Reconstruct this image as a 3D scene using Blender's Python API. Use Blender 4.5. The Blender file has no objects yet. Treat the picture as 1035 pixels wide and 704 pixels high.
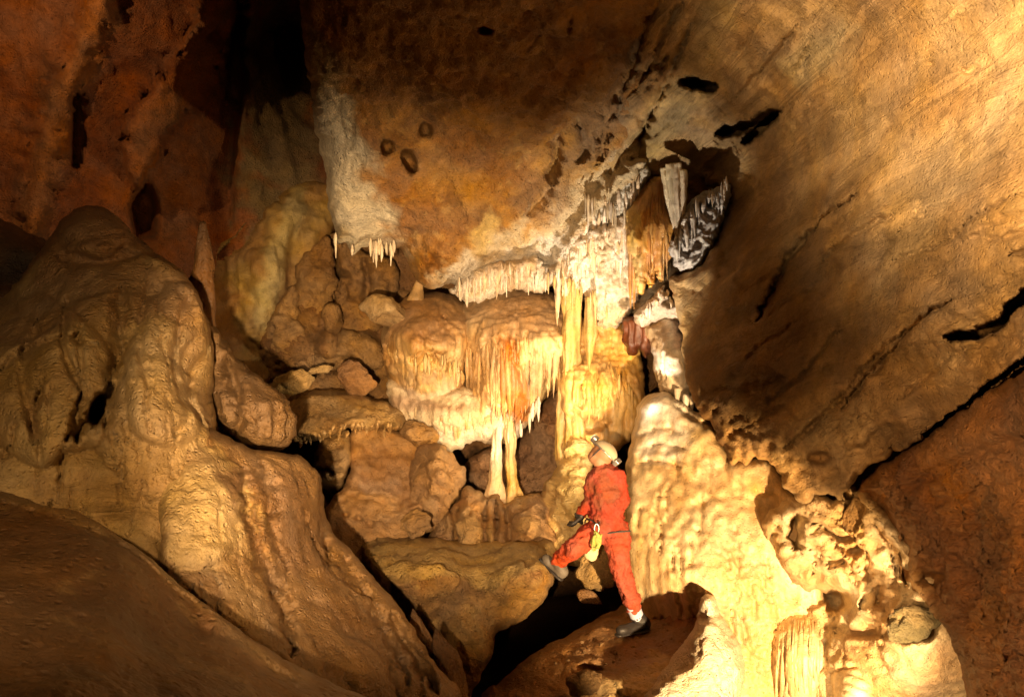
import bpy, bmesh, math, random
import numpy as np
from mathutils import Vector, Matrix

random.seed(7)
scene = bpy.context.scene
COL = scene.collection
FPX, CX, CY, EYE = 900.0, 517.5, 352.0, 2.4      # focal length in pixels, optical centre, eye height (m)
DETAIL = 1.0


def at(px, py, d):
    """world point seen at (px, py) at d metres in front of the eye"""
    return np.array([(px - CX) / FPX * d, d, EYE - (py - CY) / FPX * d])


def atv(px, py, d):
    return np.stack([(px - CX) / FPX * d, d, EYE - (py - CY) / FPX * d], axis=-1)


# ------------------------------------------------------------------ noise
_G = np.array([[1, 1, 0], [-1, 1, 0], [1, -1, 0], [-1, -1, 0], [1, 0, 1], [-1, 0, 1], [1, 0, -1], [-1, 0, -1],
               [0, 1, 1], [0, -1, 1], [0, 1, -1], [0, -1, -1], [1, 1, 0], [-1, 1, 0], [0, -1, 1], [0, -1, -1]], float)


def _hash(i, j, k, seed):
    h = (i * 374761393 + j * 668265263 + k * 2147483647 + seed * 1274126177) & 0xFFFFFFFF
    h = ((h ^ (h >> 13)) * 1274126177) & 0xFFFFFFFF
    return h ^ (h >> 16)


def pnoise(p, seed=0):
    p = np.asarray(p, float)
    i = np.floor(p).astype(np.int64)
    f = p - i
    u = f * f * f * (f * (f * 6 - 15) + 10)
    out = np.zeros(len(p))
    for dx in (0, 1):
        wx = u[:, 0] if dx else 1 - u[:, 0]
        for dy in (0, 1):
            wy = u[:, 1] if dy else 1 - u[:, 1]
            for dz in (0, 1):
                wz = u[:, 2] if dz else 1 - u[:, 2]
                g = _G[_hash(i[:, 0] + dx, i[:, 1] + dy, i[:, 2] + dz, seed) & 15]
                out += wx * wy * wz * (g[:, 0] * (f[:, 0] - dx) + g[:, 1] * (f[:, 1] - dy) + g[:, 2] * (f[:, 2] - dz))
    return out


def fbm(p, octs=4, seed=0, gain=.5, lac=2.03):
    s, a, n = np.zeros(len(p)), 1.0, 0.0
    q = np.array(p, float)
    for o in range(octs):
        s += a * pnoise(q, seed + o * 17)
        n += a
        a *= gain
        q = q * lac + 3.7
    return s / n * 1.6


def ridged(p, octs=4, seed=0, gain=.5, lac=2.03):
    s, a, n = np.zeros(len(p)), 1.0, 0.0
    q = np.array(p, float)
    for o in range(octs):
        s += a * (1 - np.abs(pnoise(q, seed + o * 17)) * 2.2)
        n += a
        a *= gain
        q = q * lac + 3.7
    return s / n


def worley(p, seed=0):
    p = np.asarray(p, float)
    i = np.floor(p).astype(np.int64)
    best = np.full(len(p), 9.0)
    for dx in (-1, 0, 1):
        for dy in (-1, 0, 1):
            for dz in (-1, 0, 1):
                c = i + np.array([dx, dy, dz])
                h = _hash(c[:, 0], c[:, 1], c[:, 2], seed)
                q = np.stack([(h & 1023) / 1023., ((h >> 10) & 1023) / 1023., ((h >> 20) & 1023) / 1023.], -1)
                best = np.minimum(best, np.sum((c + q - p) ** 2, axis=1))
    return np.sqrt(best)


def sstep(a, b, x):
    t = np.clip((x - a) / (b - a), 0, 1)
    return t * t * (3 - 2 * t)


# ------------------------------------------------------------------ planar helpers
def catmull(pts, closed=True, n=8):
    pts = np.asarray(pts, float)
    N = len(pts)
    out = []
    for k in range(N if closed else N - 1):
        if closed:
            a, b, c, d = pts[(k - 1) % N], pts[k], pts[(k + 1) % N], pts[(k + 2) % N]
        else:
            a, b, c, d = pts[max(k - 1, 0)], pts[k], pts[k + 1], pts[min(k + 2, N - 1)]
        # centripetal-ish: limit the tangents
        t1, t2 = (c - a) * .5, (d - b) * .5
        L = np.linalg.norm(c - b) + 1e-6
        for t in (t1, t2):
            l = np.linalg.norm(t)
            if l > L:
                t *= L / l
        for s in np.linspace(0, 1, n, endpoint=False):
            h = s * s
            g = h * s
            out.append((2 * g - 3 * h + 1) * b + (g - 2 * h + s) * t1 + (-2 * g + 3 * h) * c + (g - h) * t2)
    if not closed:
        out.append(pts[-1])
    return np.array(out)


def resample(poly, sp, closed=True):
    p = np.vstack([poly, poly[:1]]) if closed else poly
    L = np.concatenate([[0], np.cumsum(np.linalg.norm(np.diff(p, axis=0), axis=1))])
    n = max(3, int(L[-1] / sp))
    t = np.linspace(0, L[-1], n, endpoint=not closed)
    return np.stack([np.interp(t, L, p[:, 0]), np.interp(t, L, p[:, 1])], -1)


def seg_dist(P, line, closed=False):
    """distance, side, nearest point and run of P (N,2) to a polyline"""
    line = np.asarray(line, float)
    A = line
    B = np.roll(line, -1, axis=0) if closed else line[1:]
    A = A if closed else A[:-1]
    best = np.full(len(P), 1e18)
    side = np.ones(len(P))
    near = np.zeros((len(P), 2))
    run = np.zeros(len(P))
    tot = max(len(A), 1)
    for k in range(len(A)):
        d = B[k] - A[k]
        ll = d @ d + 1e-12
        t = np.clip(((P - A[k]) @ d) / ll, 0, 1)
        q = A[k] + t[:, None] * d
        e = P - q
        dd = e[:, 0] ** 2 + e[:, 1] ** 2
        m = dd < best
        best[m] = dd[m]
        side[m] = np.sign(d[0] * e[m, 1] - d[1] * e[m, 0])
        near[m] = q[m]
        run[m] = (k + t[m]) / tot
    return np.sqrt(best), side, near, run


def inside(P, poly):
    x, y = P[:, 0], P[:, 1]
    res = np.zeros(len(P), bool)
    a = poly
    b = np.roll(poly, -1, axis=0)
    for k in range(len(a)):
        if a[k, 1] == b[k, 1]:
            continue
        c = (a[k, 1] > y) != (b[k, 1] > y)
        xi = (b[k, 0] - a[k, 0]) * (y - a[k, 1]) / (b[k, 1] - a[k, 1]) + a[k, 0]
        res ^= c & (x < xi)
    return res


def surf_fit(ctrl):
    """smooth depth through control points (px, py, depth)"""
    c = np.array(ctrl, float)
    X = c[:, :2] / 100.
    n = len(X)
    K = -np.sqrt(((X[:, None] - X[None]) ** 2).sum(-1) + .09)
    M = np.zeros((n + 3, n + 3))
    M[:n, :n] = K
    M[:n, n] = 1
    M[:n, n + 1:] = X
    M[n, :n] = 1
    M[n + 1:, :n] = X.T
    w = np.linalg.solve(M + np.eye(n + 3) * 1e-9, np.concatenate([c[:, 2], np.zeros(3)]))

    def f(P):
        Q = P / 100.
        out = w[n] + Q @ w[n + 1:]
        for i in range(n):
            out = out - w[i] * np.sqrt(((Q - X[i]) ** 2).sum(-1) + .09)
        return out
    return f


def p3(P, s):
    return np.stack([P[:, 0] / s, P[:, 1] / s, np.zeros(len(P))], -1)


def apply_fx(P, fx, seed):
    off = np.zeros(len(P))
    for e in fx:
        if e[0] in ('pit', 'bump', 'rough'):
            lo = np.array(e[1], float) - 1.6 * max(e[2], e[3])
            hi = np.array(e[1], float) + 1.6 * max(e[2], e[3])
        else:
            q = np.array(e[1], float)
            m = 4 * e[2] + 16 if e[0] != 'step' else 3 * e[4] + 4 * e[3] + 16
            lo, hi = q.min(0) - m, q.max(0) + m
        sel = np.where(((P >= lo) & (P <= hi)).all(1))[0]
        if len(sel):
            off[sel] += one_fx(P[sel], [e], seed)
    return off


def one_fx(P, fx, seed):
    off = np.zeros(len(P))
    for e in fx:
        kind = e[0]
        if kind in ('groove', 'ridge'):
            _, pts, w, dep = e[:4]
            wob = e[4] if len(e) > 4 else 3.
            Q = P + np.stack([fbm(p3(P, 9), 3, seed + 5), fbm(p3(P, 9), 3, seed + 9)], -1) * wob
            line = resample(catmull(pts, False), 6, False)
            d, s, _, run = seg_dist(Q, line)
            ww = w * np.clip(np.minimum(run, 1 - run) * 6 + .25, .25, 1) * (1 + .5 * fbm(p3(P, 14), 2, seed + 31))
            prof = np.exp(-(d / np.maximum(ww, .5)) ** 2 * 1.2) if dep < .5 else np.exp(-(d / np.maximum(ww * .95, .5)) ** 10)
            off += (dep if kind == 'groove' else -dep) * prof
        elif kind == 'step':
            # everything on the right of the line (as drawn, y down) lies h metres deeper near the line
            _, pts, h, w, rng = e[:5]
            wob = e[5] if len(e) > 5 else 2.5
            Q = P + np.stack([fbm(p3(P, 16), 4, seed + 15), fbm(p3(P, 16), 4, seed + 19)], -1) * wob
            line = resample(catmull(pts, False), 6, False)
            d, s, _, run = seg_dist(Q, line)
            endf = np.clip(np.minimum(run, 1 - run) * 7, 0, 1)
            off += h * endf * sstep(-w, w, d * s) * np.where(d * s > 0, np.exp(-(d / rng) ** 2), 1)
        elif kind == 'rough':
            _, c, rx, ry, amp, sc = e[:6]
            q = (P - np.array(c, float)) / np.array([rx, ry], float)
            m = sstep(1.15, .5, np.sqrt((q ** 2).sum(1)) + .3 * fbm(p3(P, 40), 3, seed + 61))
            off += amp * m * (ridged(p3(P, sc), 5, seed + 63) - .7 + .6 * fbm(p3(P, sc * .5), 3, seed + 65))
        elif kind in ('pit', 'bump'):
            _, c, rx, ry, dep = e[:5]
            rot = math.radians(e[5]) if len(e) > 5 else 0
            wob = e[6] if len(e) > 6 else .25
            q = P - np.array(c, float)
            x = q[:, 0] * math.cos(rot) + q[:, 1] * math.sin(rot)
            y = -q[:, 0] * math.sin(rot) + q[:, 1] * math.cos(rot)
            r = np.sqrt((x / rx) ** 2 + (y / ry) ** 2) + wob * fbm(p3(P, max(rx, ry) * .7), 3, seed + 41)
            if kind == 'pit':
                off += dep * (1 - sstep(.35, 1.12, r))
            else:
                off -= dep * np.sqrt(np.clip(1 - np.clip(r, 0, 1) ** 2, 0, 1))
    return off


def normals_of(co, quads):
    a, b, c, d = (co[quads[:, k]] for k in range(4))
    n = np.cross(c - a, d - b)
    N = np.zeros_like(co)
    for k in range(4):
        np.add.at(N, quads[:, k], n)
    return N / (np.linalg.norm(N, axis=1, keepdims=True) + 1e-12)


def disp_amount(W, N, layers, seed):
    """displacement in metres along the normal, from layers of noise in world space"""
    out = np.zeros(len(W))
    for e in layers:
        kind, amp, fr = e[0], e[1], np.array(e[2] if isinstance(e[2], (tuple, list)) else (e[2],) * 3, float)
        octs = e[3] if len(e) > 3 else 4
        sd = seed + (e[4] if len(e) > 4 else 0)
        if kind == 'fbm':
            out += amp * fbm(W * fr, octs, sd)
        elif kind == 'ridged':
            out += amp * (ridged(W * fr, octs, sd) - .7)
        elif kind == 'billow':
            out += amp * (np.abs(fbm(W * fr, octs, sd)) - .25)
        elif kind == 'lump':
            wp = W * fr + .35 * np.stack([fbm(W * fr * 1.3, 2, sd + 1), fbm(W * fr * 1.3, 2, sd + 2), fbm(W * fr * 1.3, 2, sd + 3)], -1)
            out += amp * (.55 - worley(wp, sd))
        elif kind == 'flute':
            # vertical draperies: only where the surface is steep
            wp = W.copy()
            wp[:, :2] += .06 * np.stack([fbm(W * 1.7, 3, sd + 1), fbm(W * 1.7, 3, sd + 2)], -1)
            v = 1 - np.abs(pnoise(wp * fr, sd)) * 2.4
            v = v + .45 * (1 - np.abs(pnoise(wp * fr * 2.3, sd + 7)) * 2.4)
            out += amp * v * sstep(.75, .25, np.abs(N[:, 2]))
        elif kind == 'terrace':
            # little rimstone lips running across the fall line
            wp = W + .10 * np.stack([fbm(W * 2.1, 3, sd + 1), fbm(W * 2.1, 3, sd + 2), fbm(W * 2.1, 3, sd + 3)], -1)
            ph = wp[:, 2] * fr[2] + 1.6 * fbm(W * fr[0], 4, sd + 4)
            s = ph - np.floor(ph)
            lip = np.where(s < .8, s / .8, (1 - s) / .2)
            out += amp * (lip - .5) * sstep(-.05, .4, N[:, 2])
    return out


def make_mesh(name, verts, faces, mat, cols=None, smooth=True, loc=None, parent=None, floats=None):
    v = np.asarray(verts, float)
    if loc is None:
        loc = np.array([v[:, 0].mean(), v[:, 1].mean(), v[:, 2].min()]) if parent is None else np.zeros(3)
    loc = np.asarray(loc, float)
    me = bpy.data.meshes.new(name)
    me.from_pydata((v - loc).tolist(), [], faces.tolist() if isinstance(faces, np.ndarray) else faces)
    if cols is not None:
        at_ = me.attributes.new('tint', 'FLOAT_COLOR', 'POINT')
        c4 = np.ones((len(v), 4), np.float32)
        c4[:, :3] = cols
        at_.data.foreach_set('color', c4.ravel())
    me.polygons.foreach_set('use_smooth', [smooth] * len(me.polygons))
    me.materials.append(mat)
    me.update()
    o = bpy.data.objects.new(name, me)
    COL.objects.link(o)
    o.location = Vector(loc)
    if parent is not None:
        o.parent = parent
        o.location = Vector(loc) - parent.location
    return o


def tag(o, label=None, cat=None, group=None, kind=None):
    for k, v in (('label', label), ('category', cat), ('group', group), ('kind', kind)):
        if v:
            o[k] = v
    return o


def tint(P, W, N, spec, seed):
    """albedo of every vertex: a base of two earth tones, then stains with noise-broken edges"""
    base, second, sc = spec['base'], spec['second'], spec.get('scale', 1.3)
    k = sstep(-.25, .3, fbm(W * sc, 5, seed + 101))[:, None]
    c = np.array(base)[None] * (1 - k) + np.array(second)[None] * k
    for e in spec.get('stains_and_shade', ()):
        kind = e[0]
        br = fbm(W * e[-1].get('f', 3.), 4, seed + 131) if isinstance(e[-1], dict) else fbm(W * 3., 4, seed + 131)
        if kind == 'blob':
            _, ctr, rx, ry, rot, colr, amt = e[:7]
            q = P - np.array(ctr, float)
            a = math.radians(rot)
            x = q[:, 0] * math.cos(a) + q[:, 1] * math.sin(a)
            y = -q[:, 0] * math.sin(a) + q[:, 1] * math.cos(a)
            m = amt * sstep(1.15, .55, np.sqrt((x / rx) ** 2 + (y / ry) ** 2) + .7 * br)
        elif kind == 'line':
            _, pts, w, colr, amt = e[:5]
            d, _, _, _ = seg_dist(P, resample(catmull(pts, False), 8, False))
            m = amt * sstep(1.2, .4, d / w + .8 * br)
        elif kind == 'noise':
            _, fr, lo, hi, colr, amt = e[:6]
            fr = np.array(fr if isinstance(fr, (tuple, list)) else (fr,) * 3, float)
            m = amt * sstep(lo, hi, fbm(W * fr, 5, seed + 151 + int(fr[0] * 10)))
        elif kind == 'up':      # tone laid on upward faces
            _, lo, hi, colr, amt = e[:5]
            m = amt * sstep(lo, hi, N[:, 2] + .25 * br)
        c = c * (1 - m[:, None]) + np.array(colr)[None] * m[:, None]
    return np.clip(c, .005, .9)


FIT = {}


def attach(o, parent):
    loc = o.location.copy()
    p, base = parent, Vector((0, 0, 0))
    while p is not None:
        base += p.location
        p = p.parent
    o.parent = parent
    o.location = loc - base
    return o


def relief(name, outline, ctrl, mat, spec, sp=2.5, edge=(30, .5), thick=1.2, wob=(2.5, 14), fx=(), disp=(), seed=1, parent=None, smooth_line=True, loc=None):
    """a solid rock body: front surface at its real depth, rounded off at its rim and closed behind"""
    sp = sp / DETAIL
    out = np.asarray(outline, float)
    poly = catmull(out, True, 10) if smooth_line else out
    poly = resample(poly, sp * 1.2)
    if wob[0]:
        nrm = np.roll(poly, -1, 0) - np.roll(poly, 1, 0)
        nrm = np.stack([nrm[:, 1], -nrm[:, 0]], -1) / (np.linalg.norm(nrm, axis=1, keepdims=True) + 1e-9)
        poly = poly + nrm * (wob[0] * fbm(p3(poly, wob[1]), 4, seed + 3))[:, None]
    lo, hi = poly.min(0), poly.max(0)
    xs = np.arange(lo[0] - sp, hi[0] + 2 * sp, sp)
    ys = np.arange(lo[1] - sp, hi[1] + 2 * sp, sp)
    GX, GY = np.meshgrid(xs, ys)
    P = np.stack([GX.ravel(), GY.ravel()], -1)
    ins = inside(P, poly)
    nx, ny = len(xs), len(ys)
    I = ins.reshape(ny, nx)
    idx = np.arange(nx * ny).reshape(ny, nx)
    cell = I[:-1, :-1] & I[1:, :-1] & I[:-1, 1:] & I[1:, 1:]
    q = np.stack([idx[:-1, :-1][cell], idx[1:, :-1][cell], idx[1:, 1:][cell], idx[:-1, 1:][cell]], -1)
    used = np.unique(q)
    rem = -np.ones(nx * ny, int)
    rem[used] = np.arange(len(used))
    q = rem[q]
    P = P[used]
    # border edges
    e = np.concatenate([q[:, [0, 1]], q[:, [1, 2]], q[:, [2, 3]], q[:, [3, 0]]])
    key = np.sort(e, axis=1)
    _, inv, cnt = np.unique(key, axis=0, return_inverse=True, return_counts=True)
    be = e[cnt[inv.ravel()] == 1]
    bv = np.unique(be)
    dist, _, near, _ = seg_dist(P, poly, True)
    P[bv] = near[bv]
    dist[bv] = 0
    fit = surf_fit(ctrl)
    d = fit(P)
    w, r = edge
    t = np.clip(dist / w, 0, 1)
    d = d + r * (1 - np.sqrt(np.clip(1 - (1 - t) ** 2, 0, 1)))
    d = np.maximum(d, .8)
    W = atv(P[:, 0], P[:, 1], d)
    N = normals_of(W, q)
    if disp:
        W = W + N * (disp_amount(W, N, disp, seed) * (.35 + .65 * t))[:, None]
    if fx:
        off = apply_fx(P, fx, seed)
        eye = np.array([0, 0, EYE])
        W = eye + (W - eye) * ((d + off) / d)[:, None]
        d = d + off
    cols = tint(P, W, N, spec, seed)
    # rim goes back: two rings and a closing fan
    n0 = len(W)
    k = len(bv)
    m = -np.ones(n0, int)
    m[bv] = np.arange(k)
    cen = P.mean(0)
    r1 = atv(*(cen + (P[bv] - cen) * .985).T, d[bv] + thick * .4)
    r2 = atv(*(cen + (P[bv] - cen) * .90).T, d[bv] + thick)
    apex = r2.mean(0)[None]
    V = np.vstack([W, r1, r2, apex])
    cols = np.vstack([cols, cols[bv], cols[bv], cols.mean(0)[None]])
    a, b = be[:, 0], be[:, 1]
    s1 = np.stack([b, a, n0 + m[a], n0 + m[b]], -1)
    s2 = np.stack([n0 + m[b], n0 + m[a], n0 + k + m[a], n0 + k + m[b]], -1)
    s3 = np.stack([n0 + k + m[b], n0 + k + m[a], np.full(len(a), n0 + 2 * k)], -1)
    faces = np.vstack([q, s1, s2]).tolist() + s3.tolist()
    o = make_mesh(name, V, faces, mat, cols, True, loc, parent)
    FIT[o.name] = (poly, fit, edge)
    return o


def lathe(name, base, profile, mat, spec, n=28, lean=(0, 0), flutes=(9, .12), lumps=.06, seed=1, parent=None, squash=1.0, power=1.0, down=False):
    """a dripstone: profile = [(height, radius)] in metres from base, wavering axis, fluted and lumpy"""
    prof = np.array(profile, float)
    hmin, hmax = prof[:, 0].min(), prof[:, 0].max()
    R = max(prof[:, 1].max(), .01)
    nz = int(np.clip((hmax - hmin) / max(R * .22, .012), 14, 110))
    hs = np.linspace(prof[0, 0], prof[-1, 0], nz)
    rs = np.interp(hs if prof[-1, 0] > prof[0, 0] else -hs, prof[:, 0] if prof[-1, 0] > prof[0, 0] else -prof[:, 0], prof[:, 1])
    th = np.linspace(0, 2 * np.pi, n, endpoint=False)
    H, T = np.meshgrid(hs, th, indexing='ij')
    f = (H - hmin) / (hmax - hmin + 1e-9)
    s3 = np.stack([np.cos(T).ravel() * 1.3, np.sin(T).ravel() * 1.3, (H / max(R, .02) * .9).ravel()], -1)
    fl = fbm(np.stack([np.cos(T).ravel() * flutes[0] * .3, np.sin(T).ravel() * flutes[0] * .3, (H / max(R, .02) * .13).ravel()], -1), 3, seed)
    rr = np.repeat(rs, n) * (1 + flutes[1] * 2 * fl + lumps * 2 * fbm(s3, 3, seed + 5))
    wx = lean[0] * f.ravel() + R * .25 * fbm(np.stack([H.ravel() / (R * 8 + .05), np.full(H.size, seed * 1.7), np.zeros(H.size)], -1), 2, seed)
    wy = lean[1] * f.ravel() + R * .25 * fbm(np.stack([H.ravel() / (R * 8 + .05), np.full(H.size, seed * 2.3 + 5), np.zeros(H.size)], -1), 2, seed)
    V = np.stack([base[0] + wx + rr * np.cos(T).ravel(), base[1] + wy + rr * np.sin(T).ravel() * squash, base[2] + H.ravel()], -1)
    faces = []
    for i in range(nz - 1):
        for j in range(n):
            a, b = i * n + j, i * n + (j + 1) % n
            faces.append((a, b, b + n, a + n))
    nv = len(V)
    V = np.vstack([V, V[:n].mean(0)[None], V[-n:].mean(0)[None]])
    for j in range(n):
        faces.append(((j + 1) % n, j, nv))
        faces.append(((nz - 1) * n + j, (nz - 1) * n + (j + 1) % n, nv + 1))
    P = np.stack([V[:, 0] / V[:, 1] * FPX + CX, CY - (V[:, 2] - EYE) / V[:, 1] * FPX], -1)
    Nn = np.zeros_like(V)
    return make_mesh(name, V, faces, mat, tint(P, V, Nn, spec, seed), True, None, parent)


def strand(name, pts, mat, spec, seed=1, n=9):
    """a drip of calcite running along world points; pts = [(xyz, radius)]"""
    C = np.array([p[0] for p in pts], float)
    R = np.array([p[1] for p in pts], float)
    t = np.linspace(0, len(C) - 1, max(8, len(C) * 4))
    k = np.arange(len(C))
    C = np.stack([np.interp(t, k, C[:, i]) for i in range(3)], -1)
    R = np.interp(t, k, R) * (1 + .35 * fbm(np.stack([t * 1.3, np.full(len(t), seed * 3.1), np.zeros(len(t))], -1), 3, seed))
    th = np.linspace(0, 2 * np.pi, n, endpoint=False)
    V = (C[:, None, :] + R[:, None, None] * np.stack([np.cos(th), np.sin(th), np.zeros(n)], -1)[None]).reshape(-1, 3)
    m = len(C)
    F = [(i * n + j, i * n + (j + 1) % n, (i + 1) * n + (j + 1) % n, (i + 1) * n + j) for i in range(m - 1) for j in range(n)]
    F += [tuple(range(n))[::-1], tuple((m - 1) * n + j for j in range(n))]
    P = np.stack([V[:, 0] / V[:, 1] * FPX + CX, CY - (V[:, 2] - EYE) / V[:, 1] * FPX], -1)
    return make_mesh(name, V, F, mat, tint(P, V, V * 0, spec, seed))


def drape(host, line, n, run, hw, mat, spec, seed, lift=.02, tail=.35, name='drapery'):
    """strands running down the face of a host rock, their tips hanging free of it"""
    r = random.Random(seed)
    poly, fit, (ew, er) = FIT[host.name]
    L = resample(catmull(line, False), 1.0, False)
    for k in range(n):
        t = (k + r.uniform(0, 1)) / n
        x, y = L[min(int(t * (len(L) - 1)), len(L) - 1)]
        y += r.uniform(-6, 6)
        ln = r.uniform(*run)
        w0 = r.uniform(*hw)
        pts, ph = [], r.uniform(0, 6)
        dl = None
        for q in np.linspace(0, 1, 7):
            px, py = x + w0 * .5 * math.sin(ph + q * 3), y + q * ln
            p = np.array([[px, py]])
            d = float(fit(p)[0])
            e = float(seg_dist(p, poly, True)[0][0]) if inside(p, poly)[0] else 0
            tt = min(e / ew, 1)
            d += er * (1 - math.sqrt(max(0, 1 - (1 - tt) ** 2))) - lift
            if dl is not None:
                d = min(d, dl + .06) if q < 1 - tail else dl
            dl = d
            pts.append((at(px, py, d), max(.0015, w0 * d / FPX * (.1 + 1.05 * math.sin(min(q * 3.2, 1.57))) * (1 - max(0, (q - .55) / .45)) ** .7)))
        attach(strand(name, pts, mat, spec, seed * 31 + k), host)


def _ico(sub):
    bm = bmesh.new()
    bmesh.ops.create_icosphere(bm, subdivisions=sub, radius=1)
    v = np.array([x.co[:] for x in bm.verts])
    f = [[y.index for y in x.verts] for x in bm.faces]
    bm.free()
    return v, f


ICO = {s: _ico(s) for s in (3, 4, 5)}


def boulder(name, px, py, d, rx, ry, mat, spec, rot=0, seed=1, cuts=7, rough=.09, deep=1.0, sub=4, disp=(), parent=None, round_=.3):
    """a broken rock: a ball cut by chance planes, worn and roughened; rx, ry are its half sizes as seen, in pixels"""
    rng = random.Random(seed)
    v, f = ICO[sub]
    v = v.copy()
    rad = np.ones(len(v))
    for k in range(cuts):
        n = np.array([rng.gauss(0, 1), rng.gauss(0, 1), rng.gauss(0, 1)])
        n /= np.linalg.norm(n)
        lim = rng.uniform(.52, .88)
        dn = v @ n
        over = np.maximum(dn - lim, 0)
        v = v - n * (over * (1 - round_ * .5))[:, None]
    v = v * (1 + rough * fbm(v * 1.4 + seed, 4, seed) + rough * .5 * (ridged(v * 3.1 + seed, 3, seed + 3) - .7))[:, None]
    sx, sy = rx / FPX * d, ry / FPX * d
    sz = (sx + sy) * .5 * deep
    a = math.radians(rot)
    x, y, z = v[:, 0] * sx, v[:, 1] * sz, v[:, 2] * sy
    V = np.stack([x * math.cos(a) + z * math.sin(a), y, -x * math.sin(a) + z * math.cos(a)], -1) + at(px, py, d)[None]
    if disp:
        fn = np.array([(V[t[1]] - V[t[0]]) for t in f])
        Nn = v / (np.linalg.norm(v, axis=1, keepdims=True) + 1e-9)
        V = V + Nn * disp_amount(V, Nn, disp, seed)[:, None]
    Nn = v / (np.linalg.norm(v, axis=1, keepdims=True) + 1e-9)
    P = np.stack([V[:, 0] / V[:, 1] * FPX + CX, CY - (V[:, 2] - EYE) / V[:, 1] * FPX], -1)
    return make_mesh(name, V, f, mat, tint(P, V, Nn, spec, seed), True, None, parent)


# ------------------------------------------------------------------ materials
def rock_mat(name, fine=(9, .5), grit=(45, .25), rough=(.45, .75), dist=.02, speck=.25, gloss=.35, streak=0., ripple=0., bed=0.):
    m = bpy.data.materials.new(name)
    m.use_nodes = True
    nt = m.node_tree
    L = nt.links.new
    b = nt.nodes['Principled BSDF']
    tc = nt.nodes.new('ShaderNodeNewGeometry').outputs['Position']
    att = nt.nodes.new('ShaderNodeAttribute')
    att.attribute_name = 'tint'

    def noise(scale, det=6, rg=.6, vec=tc, dis=0.):
        n = nt.nodes.new('ShaderNodeTexNoise')
        n.inputs['Scale'].default_value = scale
        n.inputs['Detail'].default_value = det
        n.inputs['Roughness'].default_value = rg
        n.inputs['Distortion'].default_value = dis
        L(vec, n.inputs['Vector'])
        return n.outputs['Fac']

    def ramp(src, lo, hi, a, c):
        r = nt.nodes.new('ShaderNodeMapRange')
        r.inputs[1].default_value, r.inputs[2].default_value = lo, hi
        r.inputs[3].default_value, r.inputs[4].default_value = a, c
        L(src, r.inputs[0])
        return r.outputs[0]

    def math_(op, a, c):
        n = nt.nodes.new('ShaderNodeMath')
        n.operation = op
        for k, v in ((0, a), (1, c)):
            if isinstance(v, (int, float)):
                n.inputs[k].default_value = v
            else:
                L(v, n.inputs[k])
        return n.outputs[0]
    n1 = noise(fine[0], 8, .65, dis=.4)
    n2 = noise(grit[0], 6, .7)
    n3 = noise(2.3, 5, .6)
    val = math_('MULTIPLY', ramp(n1, .3, .7, 1 - speck, 1 + speck * .9), ramp(n2, .3, .7, 1 - speck * .7, 1 + speck * .6))
    val = math_('MULTIPLY', val, ramp(n3, .3, .7, .88, 1.1))
    if streak:
        mp = nt.nodes.new('ShaderNodeMapping')
        mp.inputs['Scale'].default_value = (1, 1, .12)
        L(tc, mp.inputs['Vector'])
        n4 = noise(16, 4, .6, mp.outputs['Vector'])
        val = math_('MULTIPLY', val, ramp(n4, .35, .65, 1 - streak, 1 + streak * .6))
    mix = nt.nodes.new('ShaderNodeVectorMath')
    mix.operation = 'SCALE'
    L(att.outputs['Color'], mix.inputs[0])
    L(val, mix.inputs['Scale'])
    hs = nt.nodes.new('ShaderNodeHueSaturation')
    L(mix.outputs[0], hs.inputs['Color'])
    L(ramp(n3, .3, .7, .85, 1.12), hs.inputs['Saturation'])
    L(hs.outputs[0], b.inputs['Base Color'])
    L(ramp(n1, .3, .7, *rough), b.inputs['Roughness'])
    b.inputs['Specular IOR Level'].default_value = gloss
    hsum = math_('ADD', math_('MULTIPLY', n1, fine[1]), math_('MULTIPLY', n2, grit[1]))
    if ripple:
        mp2 = nt.nodes.new('ShaderNodeMapping')
        mp2.inputs['Scale'].default_value = (1, 1, 2.4)
        L(tc, mp2.inputs['Vector'])
        n5 = noise(3.0, 6, .6, mp2.outputs['Vector'], 2.2)
        rd = math_('ABSOLUTE', math_('SUBTRACT', n5, .5), 0)
        hsum = math_('ADD', hsum, math_('MULTIPLY', math_('MULTIPLY', ramp(rd, 0, .12, 0, 1), ripple), ramp(n3, .42, .6, .1, 1.6)))
    if bed:
        # layered rock: lines and ledges along one slanting bedding direction
        r1 = nt.nodes.new('ShaderNodeMapping')
        r1.inputs['Rotation'].default_value = (0, math.radians(41), 0)
        L(tc, r1.inputs['Vector'])
        r2 = nt.nodes.new('ShaderNodeMapping')
        r2.inputs['Scale'].default_value = (.9, .9, 5.5)
        L(r1.outputs['Vector'], r2.inputs['Vector'])
        b1 = noise(.75, 9, .62, r2.outputs['Vector'], .4)
        b2 = noise(1.5, 8, .7, r2.outputs['Vector'], .6)
        hsum = math_('ADD', hsum, math_('MULTIPLY', math_('ADD', math_('MULTIPLY', b1, 3.5), ramp(b2, .46, .54, 0, .8)), bed))
        sv = nt.nodes.new('ShaderNodeHueSaturation')
        L(hs.outputs[0], sv.inputs['Color'])
        L(math_('MULTIPLY', ramp(b1, .38, .62, .68, 1.18), ramp(b2, .4, .5, .82, 1.04)), sv.inputs['Value'])
        L(sv.outputs[0], b.inputs['Base Color'])
    # chips and pits
    vo = nt.nodes.new('ShaderNodeTexVoronoi')
    vo.inputs['Scale'].default_value = grit[0] * .55
    L(tc, vo.inputs['Vector'])
    hsum = math_('ADD', hsum, ramp(vo.outputs['Distance'], 0, .35, -.35, 0))
    bp = nt.nodes.new('ShaderNodeBump')
    bp.inputs['Strength'].default_value = 1.0
    bp.inputs['Distance'].default_value = dist
    L(hsum, bp.inputs['Height'])
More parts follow.
